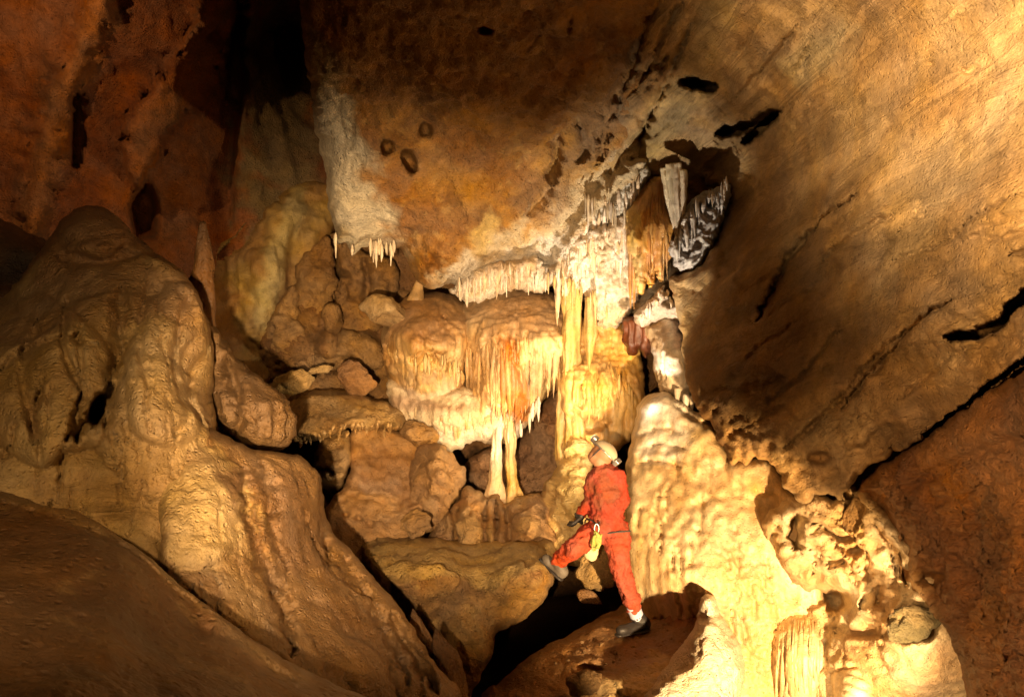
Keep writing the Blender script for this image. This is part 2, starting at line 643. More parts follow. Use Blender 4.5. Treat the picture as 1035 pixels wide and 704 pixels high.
    L(bp.outputs[0], b.inputs['Normal'])
    return m


def plain_mat(name, col, rough=.6, bump=(60, .003), var=.2, spec=.4, trans=0., metal=0.):
    m = bpy.data.materials.new(name)
    m.use_nodes = True
    nt = m.node_tree
    b = nt.nodes['Principled BSDF']
    tc = nt.nodes.new('ShaderNodeTexCoord').outputs['Object']
    n = nt.nodes.new('ShaderNodeTexNoise')
    n.inputs['Scale'].default_value = bump[0]
    n.inputs['Detail'].default_value = 6
    nt.links.new(tc, n.inputs['Vector'])
    n2 = nt.nodes.new('ShaderNodeTexNoise')
    n2.inputs['Scale'].default_value = 7
    n2.inputs['Detail'].default_value = 6
    nt.links.new(tc, n2.inputs['Vector'])
    mx = nt.nodes.new('ShaderNodeMix')
    mx.data_type = 'RGBA'
    mx.inputs['A'].default_value = (*[c * (1 - var) for c in col], 1)
    mx.inputs['B'].default_value = (*[min(1, c * (1 + var)) for c in col], 1)
    r = nt.nodes.new('ShaderNodeMapRange')
    r.inputs[1].default_value, r.inputs[2].default_value = .35, .65
    nt.links.new(n2.outputs['Fac'], r.inputs[0])
    nt.links.new(r.outputs[0], mx.inputs['Factor'])
    nt.links.new(mx.outputs['Result'], b.inputs['Base Color'])
    bp = nt.nodes.new('ShaderNodeBump')
    bp.inputs['Distance'].default_value = bump[1]
    nt.links.new(n.outputs['Fac'], bp.inputs['Height'])
    nt.links.new(bp.outputs[0], b.inputs['Normal'])
    b.inputs['Roughness'].default_value = rough
    b.inputs['Specular IOR Level'].default_value = spec
    b.inputs['Metallic'].default_value = metal
    return m
# ------------------------------------------------------------------ palettes (albedo)
def spec(base, second, *stains_and_shade, scale=1.3):
    return dict(base=base, second=second, stains_and_shade=stains_and_shade, scale=scale)


TAN, TAN2 = (.50, .345, .16), (.41, .26, .11)
ORANGE, ORANGE2 = (.46, .25, .065), (.34, .16, .04)
RED, RED2 = (.33, .115, .03), (.22, .07, .02)
MUD, MUD2 = (.20, .105, .042), (.135, .07, .03)
CREAM, CREAM2 = (.66, .51, .29), (.56, .39, .18)
WHITE, WHITE2 = (.78, .71, .60), (.70, .58, .42)
OLIVE, OLIVE2 = (.40, .33, .13), (.30, .21, .08)
GREY = (.30, .25, .19)
BLACK = (.05, .033, .022)

wall_mat = rock_mat('clay_rock', (8, .6), (60, .7), dist=.026, speck=.26)
bed_mat = rock_mat('bedded_rock', (8, .35), (60, .5), rough=(.65, .9), dist=.02, speck=.26, gloss=.2, bed=.45)
rough_mat = rock_mat('rough_rock', (11, .8), (52, .6), dist=.05, speck=.3)
flow_mat = rock_mat('wet_flowstone', (14, .5), (60, .4), rough=(.3, .6), ripple=.22, dist=.03, speck=.18, gloss=.5, streak=.12)
curtain_mat = rock_mat('dripstone', (18, .4), (70, .2), rough=(.32, .6), dist=.012, speck=.16, gloss=.5, streak=.28)
crust_mat = rock_mat('calcite_crust', (26, .8), (80, .6), rough=(.5, .8), dist=.024, speck=.24, gloss=.3)
mud_mat = rock_mat('wet_mud', (8, .5), (40, .4), rough=(.28, .6), dist=.03, speck=.3, gloss=.5)

# ------------------------------------------------------------------ camera, world
cam = bpy.data.cameras.new('camera')
cam.sensor_fit = 'HORIZONTAL'
cam.sensor_width = 36
cam.lens = FPX / 1035 * 36
cam.clip_end = 200
camo = bpy.data.objects.new('camera', cam)
camo.location = (0, 0, EYE)
camo.rotation_euler = (math.radians(90), 0, 0)
COL.objects.link(camo)
scene.camera = camo
w = bpy.data.worlds.new('World')
scene.world = w
w.use_nodes = True
w.node_tree.nodes['Background'].inputs[0].default_value = (1, .7, .45, 1)
w.node_tree.nodes['Background'].inputs[1].default_value = .0
scene.view_settings.view_transform = 'Standard'
scene.view_settings.look = 'None'
scene.view_settings.exposure = 0
scene.view_settings.gamma = 1

# ------------------------------------------------------------------ the chamber and its floor
v, f = ICO[5]
Wd = v * np.array([12.5, 13.5, 8.5]) + np.array([0, 5.0, 2.0])
Wd = Wd - v * (1.1 * fbm(v * 2.2, 5, 3) + .5 * (ridged(v * 4, 4, 4) - .7))[:, None]
tag(make_mesh('cave_ceiling', Wd, [t[::-1] for t in f], rough_mat, tint(Wd[:, :2], Wd, -v, spec(RED2, MUD), 2)),
    'dark reddish rock vault closing the chamber above and around', 'cave wall', kind='structure')

g = np.linspace(-13, 13, 150)
GX, GY = np.meshgrid(g, g + 5)
Pf = np.stack([GX.ravel(), GY.ravel(), np.zeros(GX.size)], -1)
zf = -1.35 + .35 * fbm(Pf * .5, 5, 11) + .06 * fbm(Pf * 3, 4, 12)
Pf[:, 2] = zf
ii = np.arange(150 * 150).reshape(150, 150)
qf = np.stack([ii[:-1, :-1].ravel(), ii[:-1, 1:].ravel(), ii[1:, 1:].ravel(), ii[1:, :-1].ravel()], -1)
tag(make_mesh('cave_floor', Pf, qf, mud_mat, tint(Pf[:, :2], Pf, Pf * 0, spec(MUD, MUD2), 5)),
    'dark muddy floor at the bottom of the chamber', 'cave floor', kind='structure')

wr_ = random.Random(21)


def drips(n, box, source, ln, w, dep, wander=.5):
    """wandering runnels flowing away from a source point"""
    out = []
    for _ in range(n):
        x, y = wr_.uniform(box[0], box[2]), wr_.uniform(box[1], box[3])
        v = np.array([(x - source[0]) * .6, y - source[1]])
        v /= np.linalg.norm(v) + 1e-6
        pts, p = [], np.array([x, y])
        for k in range(5):
            pts.append(tuple(p))
            p = p + v * wr_.uniform(*ln) / 4 + np.array([-v[1], v[0]]) * wr_.uniform(-1, 1) * wander * ln[0] / 4
        out.append(('groove', pts, wr_.uniform(*w), wr_.uniform(*dep), 4))
    return out


def bedding(n, box, direction, ln, w, dep):
    """short broken cracks along one bedding direction"""
    out = []
    for _ in range(n):
        p = np.array([wr_.uniform(box[0], box[2]), wr_.uniform(box[1], box[3])])
        v = np.array(direction) + np.array([wr_.uniform(-.2, .2), wr_.uniform(-.2, .2)])
        L_ = wr_.uniform(*ln)
        pts = [tuple(p + v * L_ * t + np.array([-v[1], v[0]]) * wr_.uniform(-.06, .06) * L_) for t in (0, .33, .66, 1)]
        if wr_.random() < .5:
            out.append(('groove', pts, wr_.uniform(*w), wr_.uniform(*dep), 4))
        else:
            out.append(('step', pts, wr_.choice((-1, 1)) * wr_.uniform(*dep) * .8, wr_.uniform(*w), wr_.uniform(10, 30), 5))
    return out



# ------------------------------------------------------------------ bedrock walls
o = relief('cave_wall', [(-260, -160), (370, -160), (352, 60), (345, 330), (330, 420), (150, 440), (-260, 420)],
           [(-250, 100, 9.2), (0, 0, 9.6), (0, 250, 10.2), (110, 150, 10.6), (200, 0, 10.0), (240, 200, 11.3), (262, 80, 11.7), (292, 40, 12.6),
            (320, 150, 12.0), (340, 330, 11.8), (200, 330, 11), (330, -100, 10.5)],
           rough_mat, spec(RED, RED2,
                           ('line', [(235, -40), (196, 70), (150, 130), (138, 190)], 20, (.40, .15, .035), .7),
                           ('line', [(105, 0), (85, 60), (60, 120), (30, 240)], 22, (.40, .18, .05), .5),
                           ('blob', (285, 130), 50, 170, 0, (.20, .155, .075), .9),
                           ('noise', 1.2, .1, .5, MUD2, .6)),
           sp=4, fx=[('ridge', [(240, -60), (196, 70), (150, 130), (140, 185)], 24, .55, 6), ('pit', (146, 214), 15, 32, .9),
                     ('groove', [(78, 95), (80, 140), (78, 170)], 7, .5), ('groove', [(244, -20), (236, 60), (240, 110)], 9, .5),
                     ('step', [(243, -60), (240, 120), (236, 250)], .5, 7, 60), ('pit', (292, 55), 14, 40, 1.2),
                     ('ridge', [(110, -20), (80, 60), (55, 110), (30, 240)], 22, .35, 8), ('pit', (218, 35), 10, 12, .3), ('pit', (270, 45), 22, 25, .6)],
           disp=[('fbm', .16, (.8, .8, .4), 5), ('ridged', .16, (1.9, 1.9, .28), 4, 3), ('fbm', .03, 7, 3, 6)], seed=11)
tag(o, 'dark rusty red back wall with a paler diagonal rib, upper left', 'cave wall', kind='structure')

o = relief('cave_wall', [(205, 170), (460, 150), (470, 300), (455, 430), (330, 440), (190, 420)],
           [(210, 200, 12), (300, 200, 12), (330, 300, 11.4), (400, 250, 11.8), (455, 300, 11.5), (300, 400, 10.7), (420, 400, 10.8), (410, 215, 12.0)],
           rough_mat, spec((.36, .21, .075), (.25, .13, .045), ('noise', 1.5, .1, .4, MUD2, .5)), sp=3,
           fx=[('pit', (405, 280), 16, 12, 1.2), ('groove', [(300, 290), (322, 262), (330, 240)], 6, .4), ('groove', [(335, 215), (338, 290), (330, 330)], 5, .4),
               ('groove', [(370, 258), (374, 300)], 5, .3), ('bump', (350, 350), 36, 22, .5), ('bump', (300, 340), 45, 45, .5), ('bump', (370, 300), 30, 40, .4),
               ('bump', (335, 325), 14, 18, .3), ('groove', [(262, 378), (300, 372), (350, 368), (385, 360)], 7, .6)],
           disp=[('fbm', .15, 1.3, 5), ('ridged', .06, 4, 4, 3), ('fbm', .02, 12, 3)], seed=21)
tag(o, 'brown lumpy recess wall behind the left boulders', 'cave wall', kind='structure')

o = relief('cave_wall', [(360, 240), (700, 230), (735, 420), (680, 560), (560, 600), (300, 600), (280, 430), (370, 400)],
           [(370, 300, 11.6), (700, 250, 10.6), (720, 420, 9.6), (600, 400, 11.0), (560, 440, 11.0), (480, 480, 11.2), (430, 450, 11.4), (300, 500, 10.6), (600, 560, 9.8), (400, 580, 10.0)],
           rough_mat, spec(MUD, (.28, .15, .06)), sp=4,
           fx=[('pit', (482, 477), 16, 26, .9), ('pit', (431, 446), 10, 12, .9), ('pit', (410, 412), 10, 16, .8)],
           disp=[('fbm', .2, 1.4, 5), ('ridged', .08, 4, 4)], seed=23)
tag(o, 'brown back wall in the hollows under the central flowstone', 'cave wall', kind='structure')

o = relief('hanging_rock', [(298, -170), (300, -40), (303, 20), (312, 95), (322, 150), (331, 190), (336, 222), (341, 246), (350, 246), (356, 258), (366, 252), (378, 250), (394, 254), (404, 252),
                            (412, 268), (424, 288), (438, 292), (452, 288), (470, 292), (498, 292), (520, 280), (545, 277), (560, 284), (600, 312), (640, 330), (690, 320), (716, 280), (724, 240), (738, 205), (742, 180), (715, 166), (690, 164), (668, 150), (650, 140), (660, 110), (676, 60), (690, 0), (690, -170)],
           [(300, -150, 5.2), (302, 0, 6.7), (330, 150, 8.0), (345, 240, 8.7), (395, 250, 9.0), (372, 170, 8.0), (360, 90, 7.2), (430, 285, 9.0), (430, 150, 8.1), (400, 60, 6.9), (480, 0, 6.2), (480, 100, 7.3),
            (560, 100, 7.5), (500, 220, 8.6), (560, 250, 9.2), (520, 278, 9.4), (600, 200, 8.9), (640, 250, 9.2), (600, 300, 9.8), (620, 0, 6.5), (640, 100, 7.9), (690, 300, 9.6), (800, 100, 8.2), (560, -120, 5.0), (780, -120, 5.5)],
           rough_mat, spec(ORANGE, ORANGE2,
                           ('blob', (450, 50), 160, 85, 0, (.30, .17, .06), .7),
                           ('noise', 2.6, .15, .5, (.20, .10, .035), .75),
                           ('noise', 7., .25, .5, (.62, .40, .13), .4),
                           ('line', [(314, 60), (338, 170), (352, 230)], 34, (.50, .40, .20), .8),
                           ('line', [(326, 120), (342, 175), (366, 225), (382, 262)], 32, (.74, .66, .48), .95),
                           ('line', [(455, 292), (500, 268), (560, 235), (600, 200), (650, 160)], 24, (.66, .54, .34), .9, {'f': 5.}),
                           ('line', [(470, 290), (520, 275), (570, 255), (640, 250), (690, 240)], 26, (.74, .68, .58), .95, {'f': 5.}),
                           ('blob', (640, 265), 60, 55, 0, (.74, .66, .55), .95),
                           ('blob', (493, 238), 14, 26, 20, (.72, .54, .22), .8),
                           ('line', [(640, 60), (600, 130), (570, 190)], 22, (.27, .16, .07), .7)),
           sp=2.4, edge=(22, .35), thick=3., wob=(3, 10),
           fx=[('pit', (392, 151), 7, 10, .9), ('pit', (413, 162), 7, 13, .9, -15), ('pit', (430, 134), 8, 6, .4), ('pit', (490, 35), 10, 9, .2),
               ('groove', [(567, 140), (564, 165), (558, 190)], 6, .35), ('groove', [(560, 192), (545, 212), (535, 222)], 3.5, .15),
               
               ('groove', [(430, 250), (440, 268), (446, 280)], 5, .2), ('bump', (442, 270), 12, 11, .15),
               ('groove', [(585, 120), (592, 150), (583, 165)], 4, .2),
               ('ridge', [(560, 265), (585, 235), (612, 205), (650, 165)], 14, .3, 5), ('groove', [(575, 262), (600, 245), (625, 215)], 8, .25, 5),
               ('groove', [(655, 40), (635, 75), (615, 110), (606, 165)], 6, .15, 7)] + bedding(16, (380, 20, 640, 250), (-.4, .85), (12, 50), (1.5, 2.4), (.02, .07)),
           disp=[('fbm', .12, 1.1, 5), ('ridged', .07, (2.6, 2.6, 1.8), 5, 3), ('billow', .05, 6, 4, 5), ('fbm', .022, 17, 3, 9)], seed=31)
tag(o, 'huge orange brown rock mass hanging over the centre with three dark pits', 'cave ceiling', kind='structure')

o = relief('cave_wall', [(668, -170), (660, 0), (645, 55), (620, 105), (607, 150), (612, 178), (630, 186), (646, 172), (656, 176), (666, 184), (680, 181), (694, 182), (712, 182), (728, 191), (738, 188), (736, 205), (722, 245), (712, 264),
                         (692, 276), (673, 281), (680, 298), (688, 340), (692, 380), (703, 406), (708, 416), (721, 428), (726, 446), (733, 455), (735, 470), (747, 466), (755, 470), (763, 462), (776, 466), (788, 476), (790, 492), (803, 500), (812, 512), (824, 500), (836, 497), (848, 506), (862, 488), (880, 470), (925, 450), (985, 409), (1035, 371), (1270, 255), (1620, 110), (1620, -170)],
           [(660, 0, 6.7), (612, 150, 8.5), (650, 160, 8.6), (735, 190, 8.5), (690, 278, 8.3), (690, 340, 7.8), (704, 405, 7.0), (735, 468, 6.4), (800, 495, 5.9), (880, 470, 5.2), (960, 425, 4.4), (1035, 380, 3.6), (1260, 290, 2.4), (1610, 200, 1.9), (1610, -160, 2.0),
            (1035, 0, 4.3), (850, 0, 5.6), (850, 200, 5.9), (1035, 200, 4.0), (760, 100, 7.2), (700, 100, 7.7), (1260, 0, 3.2), (1260, -160, 2.6), (900, -160, 4.2), (700, -160, 5.0), (760, 300, 6.7), (850, 380, 5.6)],
           bed_mat, spec(TAN, TAN2,
                          ('noise', (1.0, 1.0, 1.0), .05, .45, (.30, .18, .07), .55),
                          ('line', [(730, 10), (700, 80), (655, 140)], 22, (.52, .40, .18), .55),
                          ('line', [(640, 60), (615, 130)], 26, (.24, .165, .09), .75),
                          ('line', [(800, -20), (775, 60), (740, 110), (690, 170)], 22, (.32, .22, .11), .7),
                          ('line', [(850, 30), (815, 70)], 22, (.55, .46, .25), .5),
                          ('blob', (716, 222), 20, 26, -45, (.46, .42, .37), .8),
                          ('blob', (740, 420), 90, 90, 0, (.36, .19, .06), .6),
                          ('line', [(850, 250), (790, 340), (740, 410)], 30, (.30, .19, .085), .5),
                          ('line', [(1040, 330), (950, 420), (840, 480)], 36, (.27, .165, .075), .6),
                          ('noise', 9., .28, .5, (.22, .13, .06), .35)),
           sp=2.0, edge=(9, .2), thick=3.5, wob=(4.5, 9),
           smooth_line=False,
           fx=[('pit', (700, 82), 15, 5.5, 1.2, 5), ('pit', (715, 85), 7, 4.5, .5), ('groove', [(690, 79), (708, 82), (728, 85)], 5.5, 1.2, 2),
               ('groove', [(727, 130), (742, 129), (765, 121), (792, 111)], 6, 1.2, 2), ('groove', [(754, 141), (770, 130), (790, 112)], 5, 1.2, 2),
               ('groove', [(727, 131), (740, 128)], 4, .4), ('step', [(790, 100), (786, 130), (787, 165), (783, 180)], .05, 2.5, 30, 1.5),
               ('step', [(868, 195), (825, 228), (790, 270), (760, 325)], -.10, 4, 45, 6), ('step', [(905, 215), (865, 235), (830, 260)], -.06, 3, 35, 6),
               ('groove', [(1045, 285), (1015, 303), (1000, 325), (975, 337), (950, 340)], 6.5, 1.3, 2.), ('step', [(1060, 290), (1012, 315), (950, 343)], .10, 4, 40, 4),
               ('groove', [(1050, 352), (1005, 385), (970, 415), (935, 448)], 6.5, 1.3, 2.), ('step', [(1060, 355), (970, 420), (930, 452)], .12, 4, 60, 4),
               ('step', [(960, 300), (925, 325), (895, 360), (850, 410)], -.07, 3.5, 40, 6), ('step', [(915, 330), (880, 365), (830, 420), (790, 455)], -.06, 3.5, 30, 6),
               ('groove', [(690, 0), (668, 40), (655, 70), (625, 105)], 3, .12, 4), ('groove', [(678, 55), (655, 72), (630, 75)], 3, .12, 4), ('groove', [(660, 110), (640, 150), (625, 170)], 6, .18, 4),
               ('step', [(700, 20), (668, 95), (640, 150)], -.18, 8, 60, 6), ('step', [(810, 20), (780, 60), (745, 95)], -.08, 4, 40, 7), ('groove', [(745, 145), (725, 160), (712, 170)], 4, .12),
               ('step', [(770, 45), (730, 110), (700, 150)], .05, 4, 30, 7), ('groove', [(985, 66), (976, 72), (968, 71)], 2.5, .08), ('groove', [(1040, 218), (1015, 235), (990, 240)], 3, .06),
               ('groove', [(1035, 245), (1010, 255)], 4, .12), ('step', [(1040, 205), (990, 225), (960, 250)], -.05, 3, 30, 6),
               ('groove', [(868, 196), (825, 229), (790, 271), (760, 326)], 2.2, .17, 3.5), ('groove', [(960, 301), (925, 326), (895, 361), (850, 411)], 2.3, .2, 3.5), ('groove', [(915, 331), (880, 366), (830, 421), (790, 456)], 2.2, .16, 3.5), ('groove', [(905, 216), (865, 236), (830, 261)], 2., .10, 3.5),
               ('groove', [(1030, 190), (985, 215), (950, 245), (900, 262)], 1.8, .08, 3.5), ('groove', [(700, 22), (668, 96), (642, 150)], 2.4, .16, 3.5), ('groove', [(810, 22), (780, 62), (747, 95)], 2., .10, 3.5), ('groove', [(850, 330), (810, 380), (770, 410)], 2., .09, 3.5), ('groove', [(1000, 335), (950, 365), (905, 405)], 2., .10, 3.5), ('bump', (740, 235), 55, 60, .12, 0, .4), ('bump', (700, 268), 36, 22, .12), ('pit', (826, 463), 13, 8, .15), ('pit', (905, 440), 60, 25, .1, -35), ('rough', (760, 430), 75, 60, .07, 22), ('rough', (850, 450), 90, 50, .07, 24), ('rough', (1000, 350), 90, 60, .05, 22), ('rough', (650, 90), 40, 90, .05, 22), ('step', [(830, 480), (880, 440), (905, 420)], .06, 3, 30, 5)] + bedding(26, (760, 180, 1030, 440), (-.72, .62), (18, 80), (1.5, 2.2), (.02, .08)) + bedding(22, (650, 10, 830, 180), (-.55, .8), (16, 60), (1.5, 2.2), (.03, .08)) + bedding(12, (860, 20, 1030, 260), (-.8, .4), (8, 26), (1.3, 2.), (.02, .05)),
           disp=[('fbm', .06, (.6, .6, .6), 2), ('fbm', .012, (2.2, 2.2, 2.2), 5, 3), ('fbm', .004, 24, 3, 8)], seed=41)
tag(o, 'smooth tan overhanging wall with black slanting cracks filling the upper right', 'cave wall', kind='structure')

o = relief('cave_wall', [(1620, 90), (1280, 255), (1060, 360), (1035, 376), (985, 403), (938, 440), (892, 466), (862, 494), (880, 510), (900, 545), (908, 585), (925, 600), (945, 622), (962, 648), (975, 690), (985, 860), (1280, 900), (1620, 900)],
           [(940, 450, 4.7), (885, 485, 5.6), (1035, 390, 3.5), (905, 580, 5.4), (960, 640, 4.9), (980, 704, 4.6), (1035, 704, 3.8), (1270, 600, 2.3), (980, 550, 4.6), (1270, 250, 2.2), (1600, 300, 1.75), (1600, 850, 1.8), (1010, 850, 4.4)],
           rough_mat, spec((.33, .155, .05), (.235, .10, .033), ('noise', 1.8, .1, .45, MUD2, .6), ('blob', (925, 620), 30, 70, -25, (.44, .28, .11), .6)), sp=2.4, edge=(26, .5),
           fx=[('rough', (960, 600), 130, 160, .11, 18), ('rough', (900, 500), 50, 50, .10, 12), ('pit', (945, 585), 16, 8, .4), ('groove', [(914, 540), (916, 560), (922, 588)], 5, .3), ('groove', [(1030, 560), (980, 580), (955, 600)], 5, .1), ('groove', [(905, 500), (960, 470), (1040, 440)], 7, .1)] + bedding(30, (900, 440, 1040, 700), (-.7, .5), (14, 50), (1.5, 3), (.03, .10)),
           disp=[('fbm', .10, 1.4, 5), ('ridged', .05, (4, 4, 6), 5, 3), ('billow', .035, 9, 4, 6), ('fbm', .01, 26, 3, 9)], seed=51)
tag(o, 'rusty rough lower wall under the slanting cracks, lower right', 'cave wall', kind='structure')

# ------------------------------------------------------------------ right-hand calcite
flow = relief('flowstone_wall', [(640, 430), (648, 405), (668, 394), (684, 402), (700, 412), (716, 420), (730, 445), (742, 462), (775, 462), (800, 490), (830, 540), (830, 870), (640, 870), (640, 700), (634, 620), (628, 570), (630, 520), (632, 470)],
              [(650, 410, 8.2), (668, 396, 8.15), (634, 500, 7.8), (640, 620, 7.6), (690, 580, 7.1), (700, 450, 7.75), (735, 462, 7.55), (780, 480, 7.25), (720, 580, 7.06), (760, 590, 7.0), (800, 600, 6.95), (740, 704, 6.9), (650, 704, 7.5), (820, 850, 6.8), (660, 850, 7.0)],
              curtain_mat, spec((.66, .50, .27), (.57, .38, .17), ('blob', (668, 430), 34, 44, 0, WHITE, .9), ('noise', (6, 6, 1), .2, .5, (.52, .30, .10), .5),
                             ('line', [(700, 425), (735, 470)], 10, (.5, .34, .15), .5), ('blob', (762, 640), 50, 100, 0, (.47, .30, .12), .8)),
              sp=2.2, edge=(12, .35),
              fx=[('groove', [(684, 408), (705, 425), (722, 432)], 4, .12), ('groove', [(640, 440), (670, 432), (690, 440)], 3, .05), ('groove', [(640, 455), (668, 448), (692, 456)], 3, .05), ('groove', [(640, 470), (660, 464), (690, 474)], 3, .05),
                  ('step', [(735, 462), (738, 480), (765, 500), (790, 497)], .1, 4, 30), ('rough', (690, 500), 80, 110, .045, 27), ('rough', (740, 620), 60, 90, .03, 10)] + drips(40, (640, 410, 780, 640), (690, 300), (14, 44), (1.4, 2.4), (.02, .06), .5),
              disp=[('fbm', .07, .8, 3), ('flute', .012, (10, 10, .8), 2), ('ridged', .006, (6, 6, 9), 4, 2), ('fbm', .006, 14, 4, 4)], seed=61)
tag(flow, 'brightly lit cream flowstone wall standing right of the caver', 'flowstone')

o = relief('calcite_wall', [(768, 530), (786, 512), (800, 500), (826, 494), (842, 504), (862, 492), (884, 505), (915, 540), (950, 580), (985, 610), (1015, 650), (1025, 700), (1030, 880), (750, 880), (765, 700), (772, 640), (796, 612), (796, 585), (780, 560)],
           [(775, 540, 6.9), (800, 505, 6.5), (860, 500, 5.8), (905, 560, 5.5), (850, 560, 6.0), (800, 600, 6.85), (830, 605, 6.75), (800, 660, 6.85), (930, 640, 5.2), (1010, 690, 5.5), (1000, 620, 5.5), (860, 700, 6.15), (870, 790, 6.4), (760, 870, 6.3), (900, 870, 6.2), (950, 820, 6.2), (990, 870, 6.1)],
           crust_mat, spec((.68, .55, .34), (.54, .36, .17), ('noise', 3, .1, .4, (.36, .21, .09), .7), ('blob', (930, 670), 60, 40, 0, (.42, .28, .14), .7), ('blob', (850, 520), 60, 26, 0, (.36, .24, .10), .7)),
           sp=2.2, edge=(12, .3), wob=(3.5, 9),
           fx=[('pit', (858, 515), 12, 24, .5, 15), ('pit', (822, 602), 20, 13, .4), ('pit', (806, 596), 8, 9, .4), ('pit', (845, 608), 14, 14, .4), ('groove', [(806, 520), (803, 540), (802, 556)], 5, .4),
               ('groove', [(780, 545), (790, 570), (800, 600)], 3, .12), ('groove', [(822, 530), (840, 545), (860, 545)], 4, .2), ('groove', [(870, 560), (878, 590), (870, 615)], 4, .2), ('pit', (925, 628), 26, 22, .35),
               ('groove', [(835, 570), (850, 572)], 3.5, .2), ('groove', [(838, 632), (870, 640), (905, 640)], 5, .15), ('groove', [(880, 530), (900, 560), (908, 590)], 5, .15), ('rough', (860, 590), 110, 130, .075, 20), ('rough', (830, 545), 50, 50, .035, 9), ('pit', (860, 560), 14, 5, .2, 10), ('pit', (885, 600), 6, 14, .2), ('pit', (800, 535), 5, 14, .25)] + drips(26, (780, 510, 900, 600), (840, 400), (14, 40), (1.4, 2.4), (.04, .12), .6),
           disp=[('fbm', .10, 1.6, 4), ('ridged', .04, (4, 4, 5.5), 4, 3), ('billow', .022, 11, 4, 5), ('fbm', .008, 28, 3, 8)], seed=71)
tag(o, 'pitted pale calcite wall with dark cavities, under the tan overhang', 'calcite wall')

boss = relief('flowstone_boss', [(776, 640), (782, 622), (800, 610), (822, 611), (838, 622), (846, 640), (850, 700), (858, 860), (770, 860), (782, 720)],
              [(778, 640, 6.78), (812, 612, 6.85), (812, 660, 6.5), (845, 650, 6.65), (812, 850, 6.4), (780, 720, 6.66), (848, 720, 6.55)], curtain_mat, spec((.68, .54, .32), (.58, .42, .2)), sp=1.8, edge=(30, .45),
              disp=[('flute', .03, (11, 11, .2), 2), ('fbm', .03, 3, 4), ('terrace', .018, (.9, 1, 22), 2, 5)], seed=73)
drape(boss, [(780, 640), (800, 628), (825, 630), (844, 650)], 26, (60, 120), (1.5, 2.8), curtain_mat, spec((.68, .54, .32), (.58, .42, .2)), 407, .03, 0)
tag(boss, 'fluted cream flowstone boss with a rounded wrinkled top under the dark cavity', 'flowstone')
o = relief('flowstone_boss', [(840, 682), (846, 668), (862, 662), (882, 668), (890, 684), (893, 720), (898, 860), (846, 860), (846, 740)],
           [(842, 690, 6.1), (866, 664, 6.1), (866, 700, 5.85), (890, 700, 5.95), (868, 850, 5.9)], curtain_mat, spec((.66, .52, .30), (.54, .38, .18)), sp=1.8, edge=(22, .35),
           disp=[('flute', .026, (13, 13, .25), 2), ('fbm', .03, 3, 4), ('terrace', .015, (.9, 1, 22), 2, 5)], seed=75)
tag(o, 'small fluted flowstone boss at the bottom edge, right of the taller fluted one', 'flowstone')
tag(boulder('mossy_boulder', 924, 628, 5.3, 29, 24, rough_mat, spec((.17, .14, .06), (.10, .08, .035), ('noise', 6, 0, .4, (.3, .22, .1), .6)), seed=79, rough=.34, cuts=12, disp=[('ridged', .03, 9, 4)], deep=.8, rot=-15),
    'dark olive boulder lodged in the pale calcite wall', 'boulder')
tag(boulder('boulder', 870, 520, 5.95, 19, 24, rough_mat, spec((.26, .19, .08), (.2, .12, .05)), seed=78, rough=.14, rot=10, deep=.7), 'brown boulder wedged in the hollow below the lip of the overhang', 'boulder')

# ------------------------------------------------------------------ central flowstone
gold_ = spec((.64, .42, .14), (.54, .31, .09))
cs = ('line', [(515, 352), (520, 385), (522, 420)], 13, (.46, .16, .035), .9, {'f': 7.})
o = relief('flowstone_mound', [(386, 338), (392, 322), (402, 306), (424, 297), (448, 296), (468, 304), (480, 322), (479, 350), (470, 376), (472, 392), (470, 420), (462, 440), (440, 452), (424, 440), (412, 418), (398, 396), (388, 368)],
           [(388, 340, 9.75), (430, 300, 9.9), (425, 345, 9.25), (470, 340, 9.6), (440, 385, 9.45), (400, 380, 9.6), (440, 440, 9.65), (468, 420, 9.6)],
           curtain_mat, spec((.60, .42, .19), (.48, .28, .11), ('up', .1, .6, (.34, .19, .08), .8), ('line', [(395, 395), (430, 402), (470, 400)], 8, (.62, .52, .42), .6),
                             ('line', [(415, 425), (450, 432)], 12, (.66, .58, .44), .6), ('line', [(420, 378), (460, 388)], 8, (.40, .26, .16), .5)),
           sp=1.7, edge=(26, .4), wob=(2, 10), fx=[('groove', [(415, 362), (435, 356), (458, 368), (470, 380)], 4, .14), ('ridge', [(388, 345), (390, 370), (402, 378)], 5, .12), ('groove', [(478, 330), (472, 375)], 5, .3)] + drips(34, (392, 300, 474, 400), (432, 285), (12, 34), (1.1, 1.7), (.02, .06), .7),
           disp=[('flute', .032, (9, 9, .3), 2), ('fbm', .05, 2.5, 4), ('terrace', .02, (1.0, 1, 16), 2, 5), ('fbm', .006, 22, 3)], seed=81)
left_mound = tag(o, 'rounded tan flowstone mound with a short fringed brow, left of the orange streaked one', 'flowstone')

